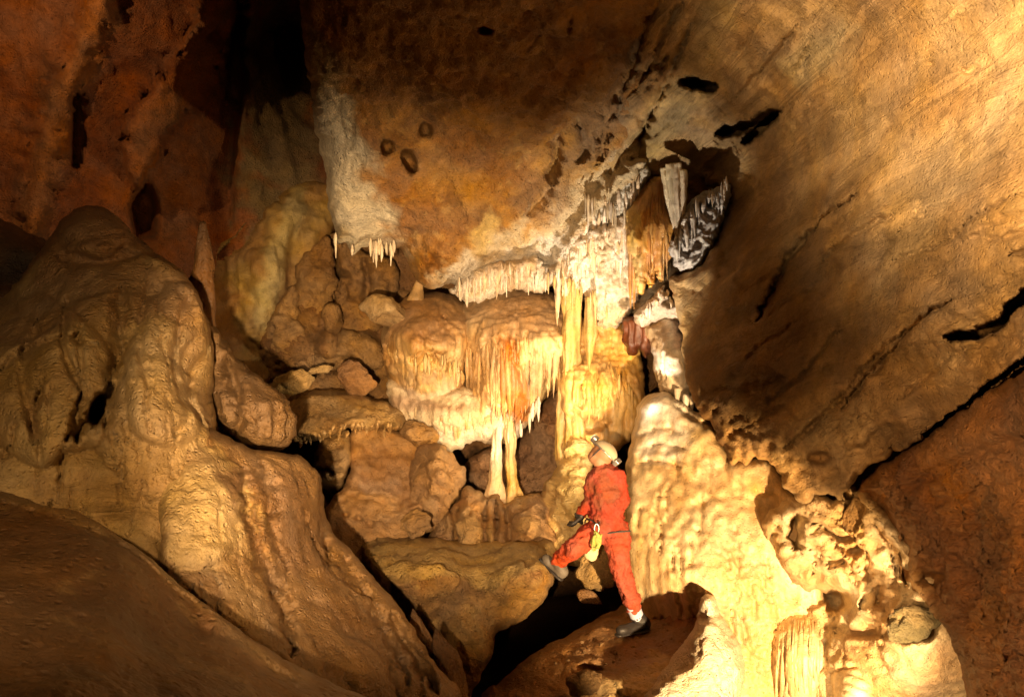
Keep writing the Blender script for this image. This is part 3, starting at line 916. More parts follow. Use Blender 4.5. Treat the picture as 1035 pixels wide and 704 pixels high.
o = relief('flowstone_mound', [(458, 330), (466, 306), (486, 296), (512, 290), (540, 292), (562, 298), (574, 312), (578, 345), (576, 375), (572, 392), (558, 396), (545, 412), (530, 432), (522, 444), (508, 448), (494, 440), (470, 436), (452, 450), (440, 446), (446, 415), (456, 400), (474, 392), (486, 372), (474, 352)],
           [(468, 320, 9.8), (520, 292, 9.8), (560, 300, 9.6), (520, 335, 9.25), (490, 380, 9.35), (520, 400, 9.3), (570, 360, 9.2), (555, 390, 9.5), (510, 440, 9.5), (455, 430, 9.6)],
           curtain_mat, spec((.62, .45, .23), (.52, .34, .16), cs, ('line', [(500, 360), (502, 410)], 9, (.36, .18, .09), .55), ('up', .15, .7, (.42, .27, .15), .7), ('blob', (552, 375), 18, 46, 10, (.70, .54, .28), .9),
                             ('line', [(500, 430), (530, 436)], 14, WHITE, .9), ('line', [(540, 380), (538, 410)], 8, WHITE, .7), ('line', [(450, 435), (490, 432)], 10, (.6, .52, .40), .7), ('noise', (5, 5, 1), .1, .45, (.40, .24, .10), .5)),
           sp=1.6, edge=(20, .35), wob=(2.5, 8),
           fx=[('ridge', [(525, 345), (528, 400)], 5, .05), ('groove', [(537, 360), (538, 410)], 4, .12), ('groove', [(497, 360), (499, 420)], 3, .08), ('groove', [(508, 365), (511, 430)], 3, .1)] + drips(34, (460, 294, 574, 350), (515, 275), (12, 34), (1.1, 1.7), (.02, .06), .7),
           disp=[('flute', .042, (9, 9, .22), 2), ('fbm', .05, 2.2, 4), ('terrace', .02, (1.0, 1, 16), 2, 5), ('fbm', .006, 22, 3)], seed=83)
streaked = tag(o, 'broad flowstone mound with hanging draperies and a rust orange streak at the centre', 'flowstone')

o = relief('flowstone_mound', [(570, 330), (586, 322), (606, 320), (624, 324), (638, 334), (646, 355), (650, 385), (648, 415), (641, 438), (622, 458), (602, 464), (578, 455), (568, 420), (566, 370)],
           [(585, 325, 9.45), (630, 330, 9.4), (605, 385, 9.05), (645, 400, 9.2), (585, 440, 9.25), (625, 445, 9.15), (615, 350, 9.35)],
           curtain_mat, spec((.64, .42, .14), (.54, .31, .09), ('line', [(590, 430), (610, 428)], 12, (.30, .17, .07), .6)), sp=1.7, edge=(10, .15), wob=(2.5, 8),
           fx=[('pit', (600, 428), 14, 9, .2), ('groove', [(612, 400), (612, 430)], 3.5, .12), ('groove', [(590, 385), (588, 410)], 3, .1)] + drips(34, (580, 345, 640, 400), (608, 325), (12, 34), (1.1, 1.7), (.02, .06), .7),
           disp=[('flute', .042, (9, 9, .3), 2), ('fbm', .05, 2.5, 4), ('terrace', .02, (1.0, 1, 16), 2, 5), ('fbm', .008, 22, 3)], seed=85)
golden = tag(o, 'golden flowstone mound with dripping edge between the cream column and the dark slot', 'flowstone')

o = relief('flowstone_apron', [(392, 384), (420, 388), (450, 392), (480, 392), (505, 400), (520, 420), (518, 442), (500, 450), (484, 446), (466, 452), (452, 462), (438, 456), (420, 446), (406, 428), (396, 408)],
           [(395, 390, 9.75), (450, 395, 9.55), (510, 410, 9.45), (420, 440, 9.7), (470, 445, 9.62), (455, 420, 9.38), (500, 445, 9.55)], crust_mat,
           spec((.66, .54, .36), (.54, .38, .19), ('line', [(400, 405), (450, 412), (500, 410)], 6, (.42, .27, .17), .7), ('line', [(420, 436), (470, 442), (505, 436)], 10, WHITE, .7)), sp=1.7, edge=(8, .12), wob=(4, 6),
           disp=[('flute', .03, (9, 9, .5), 2), ('fbm', .05, 3, 4), ('ridged', .03, 10, 4)], seed=88)
tag(o, 'whitish crusted apron joining the two mounds above the black hollow', 'flowstone')
apron = o
drape(apron, [(402, 408), (440, 420), (480, 420), (512, 418)], 34, (10, 30), (1.3, 2.2), curtain_mat, spec((.68, .56, .36), (.56, .4, .2)), 411, .0, .1)
SD = spec((.60, .42, .21), (.50, .32, .14), cs, ('noise', (3, 3, .4), .1, .4, (.42, .25, .12), .6))
drape(streaked, [(462, 335), (490, 345), (520, 345), (548, 335), (572, 330)], 44, (40, 85), (1.8, 3.4), curtain_mat, SD, 401, .0, 0)
drape(streaked, [(448, 418), (480, 410), (505, 402), (530, 400), (545, 385)], 24, (10, 26), (1.4, 2.4), curtain_mat, spec((.66, .52, .34), (.56, .38, .2), cs), 402, .0, .2)
drape(streaked, [(506, 352), (528, 352)], 5, (45, 75), (2., 3.6), curtain_mat, spec((.44, .17, .05), (.50, .27, .10)), 403, .015, 0)
drape(left_mound, [(392, 348), (412, 362), (440, 362), (468, 372)], 26, (10, 36), (1.6, 2.8), curtain_mat, spec((.58, .40, .17), (.48, .3, .12)), 404, .0, .1)
drape(left_mound, [(402, 400), (430, 410), (462, 405)], 18, (10, 30), (1.6, 2.6), curtain_mat, spec((.60, .48, .30), (.5, .35, .18)), 405, .0, 0)
drape(golden, [(580, 375), (600, 372), (625, 372), (640, 392)], 20, (20, 55), (1.6, 3.), curtain_mat, gold_, 406, .0, .15)

o = relief('rock_overhang', [(470, 470), (490, 452), (520, 448), (545, 410), (566, 394), (580, 410), (580, 450), (572, 480), (555, 500), (530, 510), (500, 505), (480, 495)],
           [(480, 480, 10.3), (550, 410, 10.0), (575, 440, 9.9), (530, 500, 9.9), (530, 450, 10.5)], rough_mat, spec((.36, .22, .12), (.26, .14, .07)), sp=2.2, edge=(10, .2),
           disp=[('ridged', .10, (4, 4, 7), 4), ('fbm', .04, 9, 3)], seed=87)
tag(o, 'shaded jagged brown rock in the hollow right of the two white pillars', 'rock')

# columns and pillars
def pxm(d):
    return d / FPX


def column(name, pts, d, mat, sp_, label, cat, seed, flutes=(9, .12), lumps=.05, group=None, n=32):
    """pts: (px, py, half width in px) from the top down"""
    k = pxm(d)
    x0, y0 = pts[-1][0], pts[-1][1]
    base = at(x0, y0, d)
    prof = [((y0 - p[1]) * k, max(p[2] * k, .002)) for p in reversed(pts)]
    lean = ((pts[0][0] - x0) * k, 0)
    o = lathe(name, base, prof, mat, sp_, n, lean, flutes, lumps, seed)
    return tag(o, label, cat, group)


cream = spec((.66, .50, .24), (.56, .37, .13))
gold = spec((.54, .37, .13), (.44, .27, .08))
white = spec(WHITE, WHITE2)
amber = spec((.50, .24, .055), (.42, .18, .04), ('noise', (7, 7, .8), 0, .3, (.60, .36, .11), .6))
column('column', [(577, 262, 8), (580, 285, 9.5), (582, 320, 7.5), (585, 345, 8.5), (585, 380, 8), (583, 410, 9.5), (581, 440, 12), (580, 470, 15)], 9.22, curtain_mat, gold,
       'tall slim golden column from the crusted ceiling to a lumpy pedestal', 'column', 101, (9, .34), .12, None, 40)
column('column', [(567, 345, 3), (568, 380, 6), (570, 420, 7), (572, 465, 9)], 9.3, curtain_mat, gold, 'thin cream column just left of the tall slim one', 'column', 102, (10, .2), .06)
column('stalactite', [(596, 300, 4), (597, 320, 6), (598, 338, 7), (597, 352, 4.5), (596, 374, .6)], 9.05, curtain_mat, gold, 'stubby golden stalactite just right of the tall slim column', 'stalactite', 103)
column('pillar', [(503, 418, 1), (503, 432, 5), (503, 440, 5.5), (504, 452, 4.5), (503, 466, 6), (502, 484, 6.5), (502, 496, 9), (501, 512, 13)], 9.5, curtain_mat, spec((.70, .60, .45), (.58, .42, .24)), 'white dripstone pillar under the drapery fringe, left of a pair', 'pillar', 104, (9, .3), .2)
column('pillar', [(516, 416, 1), (517, 432, 5), (517, 442, 6), (516, 456, 4.5), (518, 474, 5.5), (519, 490, 6), (521, 510, 12)], 9.47, curtain_mat, cream, 'cream dripstone pillar under the drapery fringe, right of a pair', 'pillar', 105, (9, .3), .2)

o = relief('flowstone_pedestal', [(566, 440), (574, 432), (590, 434), (600, 446), (600, 470), (612, 500), (615, 560), (560, 570), (545, 545), (540, 520), (550, 490), (562, 474), (560, 458)],
           [(580, 436, 9.15), (600, 450, 9.1), (562, 470, 9.1), (585, 470, 8.8), (550, 500, 9.0), (585, 510, 8.55), (610, 520, 8.8), (545, 545, 8.9), (580, 560, 8.4)],
           flow_mat, spec((.66, .48, .20), (.58, .38, .13), ('blob', (545, 520), 18, 40, 20, (.42, .27, .12), .8), ('blob', (588, 448), 18, 20, 0, (.72, .58, .3), .7)), sp=1.7, edge=(14, .3), wob=(2.5, 10),
           fx=[('groove', [(555, 462), (580, 460), (602, 458)], 4, .12), ('groove', [(552, 482), (580, 480), (606, 478)], 4, .12), ('groove', [(556, 490), (566, 510), (578, 535)], 5, .12)],
           disp=[('lump', .10, (6, 6, 7), 1), ('fbm', .04, 5, 4), ('billow', .02, 20, 3)], seed=107)
tag(o, 'lumpy golden pedestal under the slim cream column, left of the caver', 'flowstone')

# white column at the slot
o = relief('dripstone_column', [(648, 332), (658, 320), (676, 314), (686, 318), (688, 340), (691, 362), (697, 385), (700, 408), (690, 412), (678, 404), (668, 396), (662, 376), (660, 352)],
           [(652, 335, 8.9), (680, 318, 8.8), (676, 360, 8.4), (694, 405, 8.35), (665, 390, 8.6)], curtain_mat,
           spec(WHITE, WHITE2, ('blob', (662, 334), 18, 22, 0, (.46, .29, .13), .9), ('line', [(683, 320), (684, 350)], 5, (.62, .44, .38), .6)), sp=1.5, edge=(16, .3), wob=(2, 8),
           disp=[('flute', .05, (10, 10, .7), 2), ('fbm', .05, 4, 4), ('fbm', .015, 20, 3)], seed=109)
tag(o, 'stout white dripstone column with brown head beside the dark slot', 'column')
for k, (x, y0, y1, hw) in enumerate([(684, 398, 411, 3.), (693, 404, 417, 3.2), (699, 406, 416, 2.4)]):
    column('stalactite', [(x, y0 - 6, hw), (x, y0, hw), (x + .5, (y0 + y1) / 2, hw * .75), (x + .5, y1, .5)], 8.3, curtain_mat, white,
           'stubby white stalactite hanging from the foot of the stout white column', 'stalactite', 111 + k, group='stubs under the white column', n=14)
o = relief('drapery', [(630, 322), (648, 320), (658, 330), (657, 352), (652, 362), (646, 352), (640, 360), (634, 352), (630, 345)],
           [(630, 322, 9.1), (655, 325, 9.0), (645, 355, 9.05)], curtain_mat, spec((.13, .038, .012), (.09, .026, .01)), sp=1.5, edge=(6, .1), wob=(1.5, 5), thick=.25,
           disp=[('flute', .06, (9, 9, .4), 2)], seed=115)
tag(o, 'dark red drapery hanging in the mouth of the dark slot', 'drapery')

# amber and white draperies under the crusted ceiling
o = relief('drapery', [(634, 214), (642, 200), (652, 186), (662, 178), (674, 180), (679, 196), (681, 225), (679, 256), (673, 268), (668, 288), (663, 274), (658, 294), (653, 282), (648, 300), (643, 290), (640, 268), (635, 250)],
           [(636, 220, 8.6), (660, 182, 8.55), (678, 200, 8.45), (655, 230, 8.36), (645, 285, 8.5), (668, 270, 8.42), (678, 250, 8.4)], curtain_mat,
           spec((.56, .28, .065), (.46, .20, .045), ('line', [(640, 215), (643, 290)], 8, (.64, .45, .16), .9), ('line', [(664, 190), (663, 270)], 3, (.34, .14, .035), .6), ('noise', (9, 9, .6), .1, .35, (.62, .38, .12), .6)),
           sp=1.4, edge=(8, .12), thick=.3, wob=(1.5, 5), disp=[('flute', .05, (10, 10, .18), 2), ('fbm', .02, 4, 3)], seed=121)
tag(o, 'amber fluted drapery hanging between the white crust and the tan wall', 'drapery')
drape(o, [(638, 232), (650, 206), (664, 194), (676, 205)], 22, (45, 90), (1.2, 2.6), curtain_mat, amber, 441, .01, .12, 'drapery_blade')
WL = [(672, 178, 679, 225, 4, 8.3), (677, 174, 682, 240, 5, 8.28), (684, 173, 686, 246, 4.5, 8.25), (690, 180, 690, 232, 4, 8.25)]
wl = ['shortest white stalactite beside the amber blades', 'white stalactite second from the amber blades', 'longest white stalactite of the four beside the amber blades', 'white stalactite nearest the grey crystal patch']
for k, (xa, ya, xb, yb, hw, d) in enumerate(WL):
    column('stalactite', [(xa, ya - 8, hw), (xa, ya, hw), ((xa + xb) / 2, (ya + yb) / 2, hw * .85), (xb, yb - 10, hw * .5), (xb, yb, .5)], d, curtain_mat, spec((.74, .64, .44), WHITE2), wl[k], 'stalactite', 131 + k, (8, .25), .06,
           'white stalactites beside the amber draperies', 20)

# crusts on the ceiling: spiky calcite masses
o = relief('calcite_crust', [(456, 296), (470, 280), (490, 268), (520, 262), (540, 258), (552, 270), (560, 285), (545, 296), (520, 292), (500, 300), (480, 306)],
           [(460, 295, 9.05), (500, 272, 8.95), (545, 265, 9.0), (550, 290, 9.15), (500, 298, 9.1)], crust_mat, spec(WHITE, (.66, .50, .34), ('noise', (5, 5, 2), .1, .4, (.56, .38, .16), .6)), sp=1.6, edge=(10, .2), thick=.5, wob=(4, 5),
           disp=[('flute', .06, (13, 13, 2), 2), ('ridged', .06, 12, 4), ('fbm', .03, 25, 3)], seed=141)
drape(o, [(462, 284), (500, 272), (545, 266)], 26, (10, 26), (1.2, 2.4), curtain_mat, spec((.70, .60, .48), (.62, .46, .28)), 561, .02, .15)
tag(o, 'whitish spiky calcite crust along the ceiling over the central mounds', 'calcite crust')
o = relief('calcite_crust', [(548, 285), (560, 262), (575, 245), (592, 232), (612, 222), (634, 215), (640, 250), (648, 285), (640, 312), (622, 332), (606, 330), (596, 312), (585, 295), (566, 292)],
           [(555, 285, 9.1), (600, 232, 8.8), (638, 225, 8.7), (640, 300, 9.0), (610, 325, 9.15), (600, 280, 8.95)], crust_mat, spec(WHITE, (.66, .52, .38), ('noise', (5, 5, 2), .1, .4, (.52, .36, .17), .6), ('blob', (618, 318), 18, 18, 0, (.6, .46, .24), .7)), sp=1.6, edge=(10, .25), thick=.5, wob=(4, 5),
           fx=[('pit', (632, 304), 8, 7, .25)], disp=[('flute', .06, (12, 12, 2), 2), ('ridged', .07, 11, 4), ('fbm', .03, 25, 3)], seed=143)
drape(o, [(560, 272), (585, 248), (612, 232), (634, 226)], 34, (16, 60), (1.2, 2.4), curtain_mat, spec((.70, .60, .48), (.62, .46, .28)), 563, .02, .15)
tag(o, 'pinkish white calcite crust left of the amber draperies', 'calcite crust')
o = relief('calcite_crust', [(572, 235), (590, 212), (610, 195), (632, 178), (650, 165), (658, 172), (648, 195), (634, 215), (612, 226), (590, 242), (578, 252)],
           [(575, 240, 8.95), (612, 200, 8.7), (652, 170, 8.5), (630, 212, 8.65)], crust_mat, spec((.62, .57, .47), (.5, .42, .3)), sp=1.7, edge=(8, .2), thick=.4, wob=(3, 6),
           disp=[('ridged', .05, (7, 7, 14), 4), ('fbm', .03, 16, 3)], seed=145)
drape(o, [(580, 236), (612, 204), (648, 176)], 16, (10, 30), (1.2, 2.4), curtain_mat, spec((.70, .60, .48), (.62, .46, .28)), 565, .02, .15)
tag(o, 'grey white calcite band slanting up under the edge of the tan wall', 'calcite crust')
o = relief('calcite_crust', [(676, 250), (684, 232), (694, 208), (706, 196), (722, 190), (738, 186), (738, 200), (726, 236), (714, 262), (700, 274), (684, 270)],
           [(680, 250, 8.15), (706, 200, 8.1), (736, 190, 8.0), (712, 262, 8.0)], crust_mat, spec((.66, .63, .59), (.50, .47, .45), ('noise', 5, 0, .3, (.76, .72, .66), .7)), sp=1.6, edge=(8, .2), thick=.4, wob=(3, 6),
           fx=[('pit', (706, 212), 7, 6, .2), ('pit', (718, 204), 5, 9, .2, 30)], disp=[('ridged', .07, 9, 4), ('billow', .04, 18, 3), ('fbm', .02, 30, 3)], seed=147)
drape(o, [(684, 236), (706, 202), (732, 192)], 14, (10, 34), (1.2, 2.4), curtain_mat, spec((.66, .62, .56), (.5, .46, .42)), 567, .02, .15)
tag(o, 'bluish grey crystal crust tucked against the tan wall', 'calcite crust')
o = relief('calcite_crust', [(640, 318), (652, 306), (664, 295), (672, 284), (674, 296), (684, 306), (692, 304), (694, 312), (686, 324), (672, 322), (658, 328), (646, 330)],
           [(645, 320, 8.75), (668, 292, 8.55), (690, 308, 8.5), (668, 322, 8.7)], crust_mat, spec((.62, .5, .38), (.42, .26, .11)), sp=1.5, edge=(6, .15), thick=.3, wob=(2, 5),
           fx=[('pit', (676, 306), 7, 6, .2)], disp=[('ridged', .05, 11, 4), ('fbm', .02, 25, 3)], seed=149)
drape(o, [(648, 314), (668, 294), (686, 306)], 8, (8, 18), (1.2, 2.4), curtain_mat, spec((.70, .60, .48), (.62, .46, .28)), 569, .02, .15)
tag(o, 'ribbed brown and white crust under the amber draperies', 'calcite crust')

# fringe of small stalactites
rng = random.Random(5)


def fringe(line, n, lens, hws, d0, d1, sp_, label, group, mat=curtain_mat):
    L = resample(catmull(line, False), 1.0, False)
    clumps = [rng.random() for _ in range(max(2, n // 4))]
    for k in range(n):
        t = min(.99, max(.01, rng.gauss(rng.choice(clumps), .05) if rng.random() < .7 else rng.random()))
        i = min(int(t * (len(L) - 1)), len(L) - 1)
        x, y = L[i]
        ln = lens[0] + (lens[1] - lens[0]) * rng.random() ** 2.2
        hw = rng.uniform(*hws) * (.7 + .5 * ln / lens[1])
        y += rng.uniform(-5, 2)
        d = d0 + (d1 - d0) * t + rng.uniform(-.12, .08)
        column('stalactite', [(x, y - 8, hw * .3), (x, y - 2, hw), (x + rng.uniform(-.8, .8), y + ln * .5, hw * .62), (x + rng.uniform(-.8, .8), y + ln, .3)], d, mat, sp_, label, 'stalactite', rng.randint(1, 9999), (7, .2), .1, group, 10)


fringe([(338, 244), (352, 256), (370, 252), (402, 256)], 20, (3, 20), (1.2, 2.4), 8.65, 8.95, spec((.72, .64, .46), WHITE2), 'little pale stalactite under the tip of the hanging rock over the left recess', 'stalactites under the left tip of the hanging rock')
fringe([(456, 292), (480, 290), (520, 288), (555, 290)], 24, (4, 18), (.9, 1.8), 9.0, 9.05, white, 'tiny white stalactite under the crust above the streaked mound', 'stalactites above the streaked mound')
fringe([(552, 282), (572, 290), (600, 305), (625, 325)], 20, (6, 22), (1., 2.2), 8.95, 8.95, cream, 'small cream stalactite around the top of the slim column', 'stalactites around the slim column')
fringe([(500, 436), (512, 440), (528, 434), (545, 408)], 12, (6, 20), (1.2, 2.2), 9.4, 9.4, white, 'small white stalactite fringing the streaked mound above the pillars', 'stalactites below the streaked mound')
fringe([(420, 372), (440, 368), (462, 374)], 12, (4, 12), (1.2, 2.2), 9.25, 9.3, cream, 'short stalactite on the fringed brow of the left mound', 'stalactites on the left mound')
fringe([(604, 395), (622, 388), (640, 404)], 9, (8, 26), (1.2, 2.6), 9.0, 9.1, gold, 'dripping golden stalactite at the edge of the golden mound', 'stalactites on the golden mound')
fringe([(590, 205), (615, 215), (636, 222)], 12, (12, 40), (1.2, 2.4), 8.7, 8.6, spec((.66, .58, .48), (.6, .48, .3)), 'pale strand hanging on the crust left of the amber draperies', 'strands on the pinkish crust')
fringe([(700, 214), (715, 206), (735, 190)], 8, (6, 16), (1., 2.), 8.0, 7.95, white, 'small white stalactite on the bluish grey crust', 'stalactites on the grey crust')

# ------------------------------------------------------------------ left recess
o = relief('flowstone_apron', [(206, 262), (218, 250), (240, 236), (262, 214), (280, 198), (300, 186), (330, 184), (345, 205), (332, 238), (312, 268), (304, 300), (296, 330), (284, 356), (280, 382), (250, 392), (222, 380), (206, 320)],
           [(212, 270, 11.2), (280, 200, 11.4), (328, 200, 11.6), (265, 270, 10.8), (290, 290, 11.1), (230, 350, 10.7), (262, 355, 10.8)], wall_mat,
           spec((.40, .27, .085), (.33, .19, .06), ('line', [(300, 200), (276, 270), (262, 320)], 12, (.54, .45, .20), .75), ('blob', (225, 320), 20, 50, 0, (.36, .17, .05), .7)), sp=2.2, edge=(9, .15),
           fx=[('ridge', [(300, 200), (276, 270), (258, 340)], 22, .2, 6), ('groove', [(300, 230), (292, 280), (280, 320)], 7, .15), ('groove', [(222, 262), (246, 240), (262, 216), (282, 198)], 5, .5, 2)], disp=[('fbm', .12, 1.6, 4), ('flute', .03, (6, 6, .8), 2), ('fbm', .03, 8, 4)], seed=161)
tag(o, 'yellow olive flowstone apron in the recess beyond the big left mound', 'flowstone')
for (x, y, d, rx, ry, rot, sd, pal, lab) in [
        (297, 384, 9.7, 26, 15, -12, 5, spec((.62, .44, .18), (.52, .34, .13)), 'pale yellow broken slab lying on the shelf left of the brown boulder'),
        (322, 374, 9.75, 15, 5, -8, 9, spec((.62, .46, .22), (.5, .34, .14)), 'thin pale flake resting on the yellow slab'),
        (358, 382, 9.75, 24, 18, 10, 12, spec((.40, .22, .09), (.32, .17, .07)), 'reddish brown angular boulder behind the shelf'),
        (392, 316, 9.75, 30, 17, 20, 15, spec((.56, .39, .18), (.44, .28, .11)), 'pale angular block sticking out left of the rounded mound')]:
    tag(boulder('boulder', x, y, d, rx, ry, rough_mat, pal, rot, sd, 9, .10, .9, 4, [('ridged', .04, 4, 4), ('fbm', .02, 12, 3)]), lab, 'boulder')


def rock(name, outline, d, bulge, pal, seed, label, mat=rough_mat, fx=(), disp=None, tilt=(0, 0), w=None, cat='rock'):
    """a rounded rock: its rim at depth d, its middle bulging forward"""
    q = np.array(outline, float)
    c = q.mean(0)
    r = np.abs(q - c).mean()
    ctrl = [(x, y, d + tilt[0] * (x - c[0]) / 100 + tilt[1] * (y - c[1]) / 100) for x, y in outline] + [(c[0], c[1], d - bulge)]
    o = relief(name, outline, ctrl, mat, pal, sp=1.9, edge=(w or r * .28, bulge * .35), wob=(3.5, 8), fx=list(fx) + [('rough', tuple(c), r * 2.2, r * 2.2, .05, 11)], disp=disp or [('fbm', .08, 2.2, 3), ('lump', -.22, 2.6, 1, 4), ('ridged', .05, 4, 4, 3), ('fbm', .02, 12, 3)], seed=seed)
    return tag(o, label, cat)


RP = spec((.38, .23, .085), (.29, .165, .06), ('noise', 3, .1, .4, (.22, .12, .05), .5))
rock('rock_hump', [(258, 372), (266, 340), (278, 308), (292, 288), (302, 296), (304, 322), (316, 345), (318, 368), (296, 384), (270, 384)], 10.75, .2, RP, 301, 'brown rounded rock at the foot of the olive apron')
rock('rock_hump', [(306, 366), (312, 350), (328, 340), (350, 335), (374, 342), (388, 356), (386, 370), (350, 374), (322, 374)], 10.6, .2, RP, 302, 'low wide brown rock above the reddish boulder in the left recess')
rock('rock_hump', [(296, 290), (304, 262), (318, 245), (332, 238), (338, 262), (340, 292), (332, 318), (318, 330), (304, 320)], 11.0, .15, RP, 303, 'brown upright rock just right of the olive apron')
rock('rock_hump', [(334, 236), (350, 246), (372, 256), (392, 262), (404, 280), (398, 306), (384, 330), (362, 340), (342, 336), (338, 300), (344, 268)], 11.0, .2, RP, 304, 'broad brown rock face under the pale tip of the hanging rock', fx=[('groove', [(368, 262), (372, 290), (366, 320)], 5, .3), ('pit', (346, 276), 8, 5, .3)])
rock('rock_hump', [(326, 318), (332, 308), (342, 310), (346, 324), (340, 336), (330, 334)], 10.5, .15, RP, 305, 'small round knob of brown rock in the left recess')
TP = spec((.48, .31, .13), (.38, .22, .09), ('noise', 3, .1, .4, (.32, .18, .08), .5))
rock('rock_block', [(412, 476), (420, 458), (436, 450), (452, 454), (466, 470), (472, 486), (464, 502), (454, 514), (444, 534), (424, 536), (412, 512)], 9.0, .4, TP, 311, 'large tan boulder just left of the black hollow', cat='boulder', fx=[('groove', [(455, 470), (450, 495), (440, 520)], 3, .1)])
o = relief('rock_bank', [(432, 560), (436, 534), (448, 518), (462, 508), (470, 494), (484, 494), (492, 503), (500, 498), (510, 508), (520, 502), (534, 497), (548, 500), (558, 512), (566, 530), (570, 562)],
           [(440, 540, 8.75), (470, 496, 9.0), (478, 525, 8.6), (500, 510, 8.95), (532, 500, 9.0), (532, 528, 8.5), (565, 540, 8.75), (455, 545, 8.6), (532, 560, 8.4)], rough_mat,
           spec((.46, .30, .13), (.36, .21, .09), ('noise', 3, .1, .4, (.28, .16, .08), .6), ('line', [(502, 505), (503, 548)], 6, (.3, .18, .09), .8)), sp=1.7, edge=(12, .25), wob=(3, 8),
           fx=[('groove', [(462, 512), (458, 530), (456, 552)], 3.2, .35, 2), ('groove', [(492, 508), (490, 530), (492, 552)], 2.6, .3, 2), ('groove', [(501, 506), (502, 530), (500, 552)], 2.2, .3, 2), ('groove', [(511, 512), (514, 534), (513, 552)], 2.6, .25, 2),
               ('groove', [(470, 520), (478, 512), (486, 520)], 2, .08), ('groove', [(525, 520), (545, 528), (556, 545)], 2.5, .08), ('bump', (536, 522), 18, 20, .12), ('bump', (476, 515), 11, 18, .1)],
           disp=[('fbm', .06, 2.2, 3), ('lump', -.10, 4.0, 1, 4), ('ridged', .05, 5, 4, 3), ('fbm', .02, 14, 3)], seed=313)
tag(o, 'bank of fused brown blocks with dark upright gaps under the two pillars', 'rock')
column('stalagmite', [(426, 280, 3), (424, 292, 6), (422, 304, 10)], 10.05, curtain_mat, spec((.40, .26, .11), (.3, .19, .07)), 'little tan stalagmite standing behind the left mound under the hanging rock', 'stalagmite', 165, n=16)
column('stalagmite', [(207, 224, 3), (205, 240, 6), (202, 262, 9), (200, 300, 14), (200, 330, 18)], 6.4, mud_mat, spec(MUD, MUD2), 'dark slender stalagmite behind the shoulder of the big left mound', 'stalagmite', 167, lumps=.1)

o = relief('rock_shelf', [(284, 408), (296, 398), (320, 394), (350, 396), (380, 402), (404, 412), (410, 424), (404, 434), (388, 432), (366, 434), (352, 432), (346, 436), (330, 442), (300, 446), (284, 444)],
           [(290, 405, 9.6), (340, 396, 9.8), (400, 415, 9.5), (340, 425, 9.1), (290, 440, 9.2), (400, 430, 9.3)], rough_mat, spec((.48, .31, .12), (.38, .22, .08)), sp=2, edge=(10, .3), wob=(2.5, 9),
           fx=[('rough', (350, 418), 70, 30, .05, 12), ('groove', [(350, 434), (370, 430), (400, 428)], 3, .1)], disp=[('fbm', .07, 3, 4), ('flute', .04, (8, 8, .9), 2), ('fbm', .02, 14, 3)], seed=171)
drape(o, [(300, 438), (345, 430), (372, 427), (402, 424)], 26, (5, 13), (1.3, 2.4), curtain_mat, spec((.50, .34, .15), (.42, .26, .1)), 431, .01, .1)
tag(o, 'flat brown rock shelf under the pale slab with a fringed front', 'rock shelf')
o = relief('rock_block', [(318, 452), (324, 440), (345, 434), (354, 438), (356, 462), (351, 478), (345, 492), (334, 497), (322, 488), (316, 470)], [(320, 450, 9.3), (350, 440, 9.3), (335, 465, 8.95), (335, 492, 9.2)],
           rough_mat, spec((.54, .37, .16), (.42, .26, .1)), sp=1.8, edge=(9, .3), wob=(2.5, 8), fx=[('groove', [(318, 472), (335, 478), (350, 476)], 3, .12)], disp=[('ridged', .06, 5, 4), ('fbm', .03, 10, 3)], seed=173)
tag(o, 'upright tan block under the left end of the flat shelf', 'rock')
o = relief('rock_slope', [(356, 436), (380, 430), (404, 436), (424, 448), (432, 470), (430, 500), (424, 530), (420, 560), (350, 575), (330, 560), (328, 520), (338, 500), (352, 485)],
           [(360, 440, 9.4), (410, 440, 9.5), (425, 480, 9.2), (380, 500, 8.9), (340, 540, 8.4), (420, 550, 8.4)], wall_mat, spec((.40, .235, .095), (.33, .18, .07), ('line', [(370, 490), (400, 492)], 8, (.44, .30, .2), .5)), sp=2, edge=(6, .12),
           fx=[('rough', (385, 490), 60, 70, .05, 14), ('groove', [(350, 500), (385, 508), (425, 500)], 2.5, .06), ('pit', (350, 520), 5, 3, .12), ('pit', (362, 525), 6, 3.5, .12), ('pit', (374, 529), 5, 4, .12), ('step', [(365, 455), (395, 450), (425, 455)], .08, 4, 20), ('step', [(360, 480), (400, 475), (428, 480)], .05, 4, 20)],
           disp=[('fbm', .07, 2.2, 4), ('fbm', .025, 9, 4)], seed=175)
tag(o, 'smooth brown clay covered slope in the middle of the left boulders', 'rock')
for (x, y, d, rx, ry, rot, sd, pal, lab) in [
        (424, 440, 9.3, 22, 14, 25, 33, spec((.46, .29, .12), (.36, .21, .08)), 'tan boulder under the end of the flat shelf'),
        (420, 530, 8.4, 18, 14, 0, 34, spec((.42, .26, .11), (.34, .2, .08)), 'small brown boulder against the ledge left of the middle'),
        (655, 566, 7.9, 12, 18, 0, 41, spec((.42, .27, .12), (.34, .2, .08)), 'grey brown boulder behind the right knee of the caver'),
        (672, 590, 7.55, 15, 22, 15, 43, spec((.44, .28, .12), (.35, .21, .08)), 'brown boulder behind the right calf of the caver'),
        (604, 572, 8.0, 24, 24, 0, 44, spec((.50, .35, .16), (.4, .26, .1)), 'tan boulder seen between the legs of the caver'),
        (640, 545, 8.3, 14, 30, 0, 45, spec((.44, .29, .13), (.36, .22, .09)), 'brown rock between the caver and the bright flowstone wall')]:
    tag(boulder('boulder', x, y, d, rx, ry, rough_mat, pal, rot, sd, 8, .11, .9, 4, [('ridged', .05, 4.5, 4), ('fbm', .025, 13, 3)]), lab, 'boulder')

